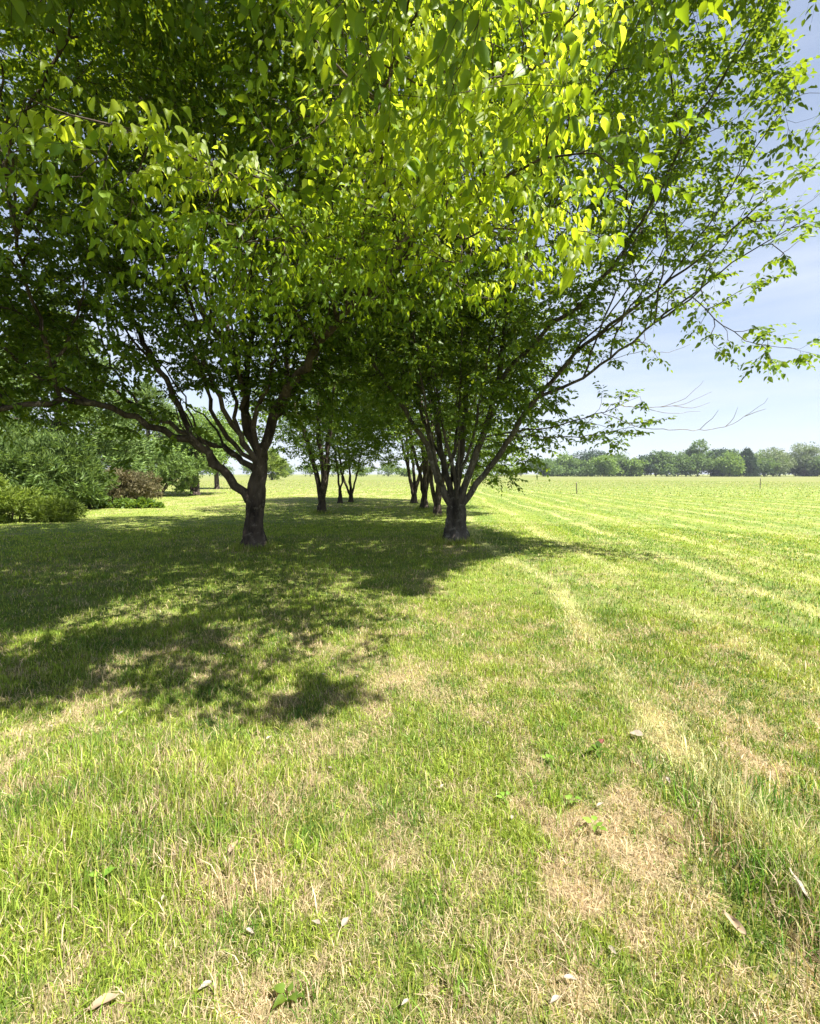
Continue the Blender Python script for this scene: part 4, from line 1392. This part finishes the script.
def curled_leaf(name, u, v, length, mat, label, ang, curl=.35, group=None, ratio=.55, lift=.02, data=None):
    gx_, gy_ = ground_at(u, v)
    z = float(terrain(np.array([gx_]), np.array([gy_]))[0])
    if data is None:
        n = 9
        V = []
        for i in range(n):
            t = i / (n - 1)
            w = ratio * .5 * math.sin(math.pi * t ** .8) ** .8 * (1 - .25 * t) + .004
            for j, s in enumerate((-1, -.5, 0, .5, 1)):
                zz = curl * (abs(s) ** 1.6) * w * 1.3 + curl * .5 * (t - .45) ** 2 + .03 * math.sin(9 * t + 3 * s)
                V.append((t - .5, s * w * (1 - .3 * curl * abs(s)), zz))
        q = [[i * 5 + j, i * 5 + j + 1, i * 5 + j + 6, i * 5 + j + 5] for i in range(n - 1) for j in range(4)]
        V = np.array(V)
        o = mesh_np(name, V, q, None, mat, True)
        st, qq, _ = tube([[-.5, 0, curl * .1], [-.62, .02, curl * .16], [-.75, .06, curl * .1]], [.012, .010, .007], 5)
        stalk = mesh_np('stalk', st, qq, None, mat, True, parent=o)
    else:
        o = data.copy()
        COL.objects.link(o)
        for ch in data.children:
            c = ch.copy()
            COL.objects.link(c)
            c.parent = o
    o.location = (float(gx_), float(gy_), z + lift)
    o.scale = (length,) * 3
    o.rotation_euler = (rng.uniform(-.25, .25), rng.uniform(-.25, .25), ang)
    o['label'] = label
    o['category'] = 'leaf'
    if group:
        o['group'] = group
    return o

curled_leaf('fallen_leaf', 104, 1006, .085, M_DRY, 'broad pinkish tan dead leaf at the very bottom edge of the lawn', .3, .3, lift=.035)
curled_leaf('fallen_leaf', 345, 927, .05, M_WHITE, 'small silvery white scrap of leaf in the straw patch near the bottom centre', 1.2, .5, lift=.03)
curled_leaf('fallen_leaf', 796, 911, .09, M_WHITE, 'long narrow bleached leaf caught upright in the tall grass at the right edge', 1.9, .4, ratio=.3, lift=.10).rotation_euler = (.3, -.7, 1.9)
curled_leaf('fallen_leaf', 734, 936, .10, M_DRY, 'long curled tan leaf left of the tall grass by the right edge', 1.75, .5, ratio=.35, lift=.04)
curled_leaf('fallen_leaf', 601, 753, .07, M_REDLEAF, 'dark red leaf beside a small dark tuft in the middle of the lawn', .8, .7, lift=.045)
curled_leaf('fallen_leaf', 636, 743, .075, M_WHITE, 'pale round leaf right of the dark red one', 2.5, .3, ratio=.8, lift=.035)
curled_leaf('fallen_leaf', 234, 852, .08, M_DRY, 'orange tan upright dead leaf in the left foreground grass', 1.5, .4, lift=.05)
proto = None
lit = np.random.default_rng(3)
shade_spots = [(int(lit.uniform(40, 470)), int(lit.uniform(548, 690))) for _ in range(24)]
for i, (u, v) in enumerate(shade_spots + [(121, 717), (52, 731), (189, 756), (225, 807), (163, 900), (173, 857), (442, 790), (512, 822), (60, 920), (205, 990), (570, 988), (269, 741), (600, 812), (488, 730), (612, 960), (668, 790), (390, 720), (330, 770), (555, 1010), (405, 1012), (316, 928), (700, 870), (250, 934)]):
    o = curled_leaf('fallen_leaf', u, v, rng.uniform(.025, .045), M_WHITE if i % 3 == 0 else M_DRY, 'small pale dead leaf lying loose in the grass of the lawn', rng.uniform(0, 6.28), .45, 'small dead leaves scattered in the lawn', lift=.035, data=proto)
    if proto is None:
        proto = o

def weed(u, v, label, n=6, leaf=.06, seed=0, h=.05, mat=None):
    global rng
    rng = np.random.default_rng(500 + seed)
    gx_, gy_ = ground_at(u, v)
    z = float(terrain(np.array([gx_]), np.array([gy_]))[0])
    base = np.array([gx_, gy_, z])
    root = thing('weed', label, 'weed', base, 'broad leaved weeds in the lawn')
    st = []
    a = np.arange(n) * 2.4 + rng.uniform(0, 1, n)
    hh = h * rng.uniform(.8, 1.6, n)
    rr = leaf * rng.uniform(.2, .6, n)
    tip = base + np.stack([np.cos(a) * rr, np.sin(a) * rr, hh], -1)
    for t in tip:
        v_, q_, _ = tube([base, (base + t) / 2 + (0, 0, .01), t], [.002, .0017, .0012], 5)
        st.append((v_, q_))
    V, q, t_ = leaf_mesh(tip, np.stack([np.cos(a), np.sin(a), np.full(n, .25)], -1), np.tile([0, 0, 1.0], (n, 1)) + rng.normal(0, .2, (n, 3)), leaf * rng.uniform(.7, 1.2, n), np.full(n, .85), 'A')
    mesh_np('leaves', V, q, t_, mat or M_WEED, True, parent=root, base=base)
    v_, q_ = join(st)
    mesh_np('stalks', v_, q_, None, M_WEED, True, parent=root, base=base)
weed(102, 890, 'bright yellow green weed with upright leaves in the left foreground', 4, .04, 1, .05)
weed(288, 1003, 'dark green round leaved weed at the bottom of the lawn left of centre', 5, .035, 2, .03, M_LEAF2)
weed(595, 832, 'bright seedling growing out of the large straw patch', 5, .034, 3, .03)
weed(572, 808, 'small weed at the upper edge of the large straw patch', 5, .03, 4, .03)
weed(505, 802, 'lone pale weed left of the large straw patch', 4, .028, 5, .03)
weed(548, 766, 'two leaved pale weed above the straw patch', 4, .034, 6, .03)
weed(598, 760, 'dark little tuft of leaves behind the dark red leaf', 9, .04, 7, .04, M_LEAF2)

# ------------------------------------------------------------------ the air over the field
HX, HY0, HY1, HZ = 2700.0, -480.0, 3100.0, 45.0
hv = [(x_, y_, z_) for z_ in (-1.2, HZ) for (x_, y_) in ((-HX, HY0), (HX, HY0), (HX, HY1), (-HX, HY1))]
hm, ht = new_mat('pale_air')
hp = N(ht, 'ShaderNodeVolumePrincipled')
hp.inputs['Color'].default_value = (0.80, 0.88, 1.0, 1)
hp.inputs['Density'].default_value = 0.0002
hp.inputs['Anisotropy'].default_value = 0.2
ht.links.new(hp.outputs[0], N(ht, 'ShaderNodeOutputMaterial').inputs['Volume'])
o = mesh_np('haze', hv, [[3, 2, 1, 0], [4, 5, 6, 7], [0, 1, 5, 4], [1, 2, 6, 5], [2, 3, 7, 6], [3, 0, 4, 7]], None, hm)
o['kind'] = 'stuff'
o['label'] = 'thin pale air over the field'
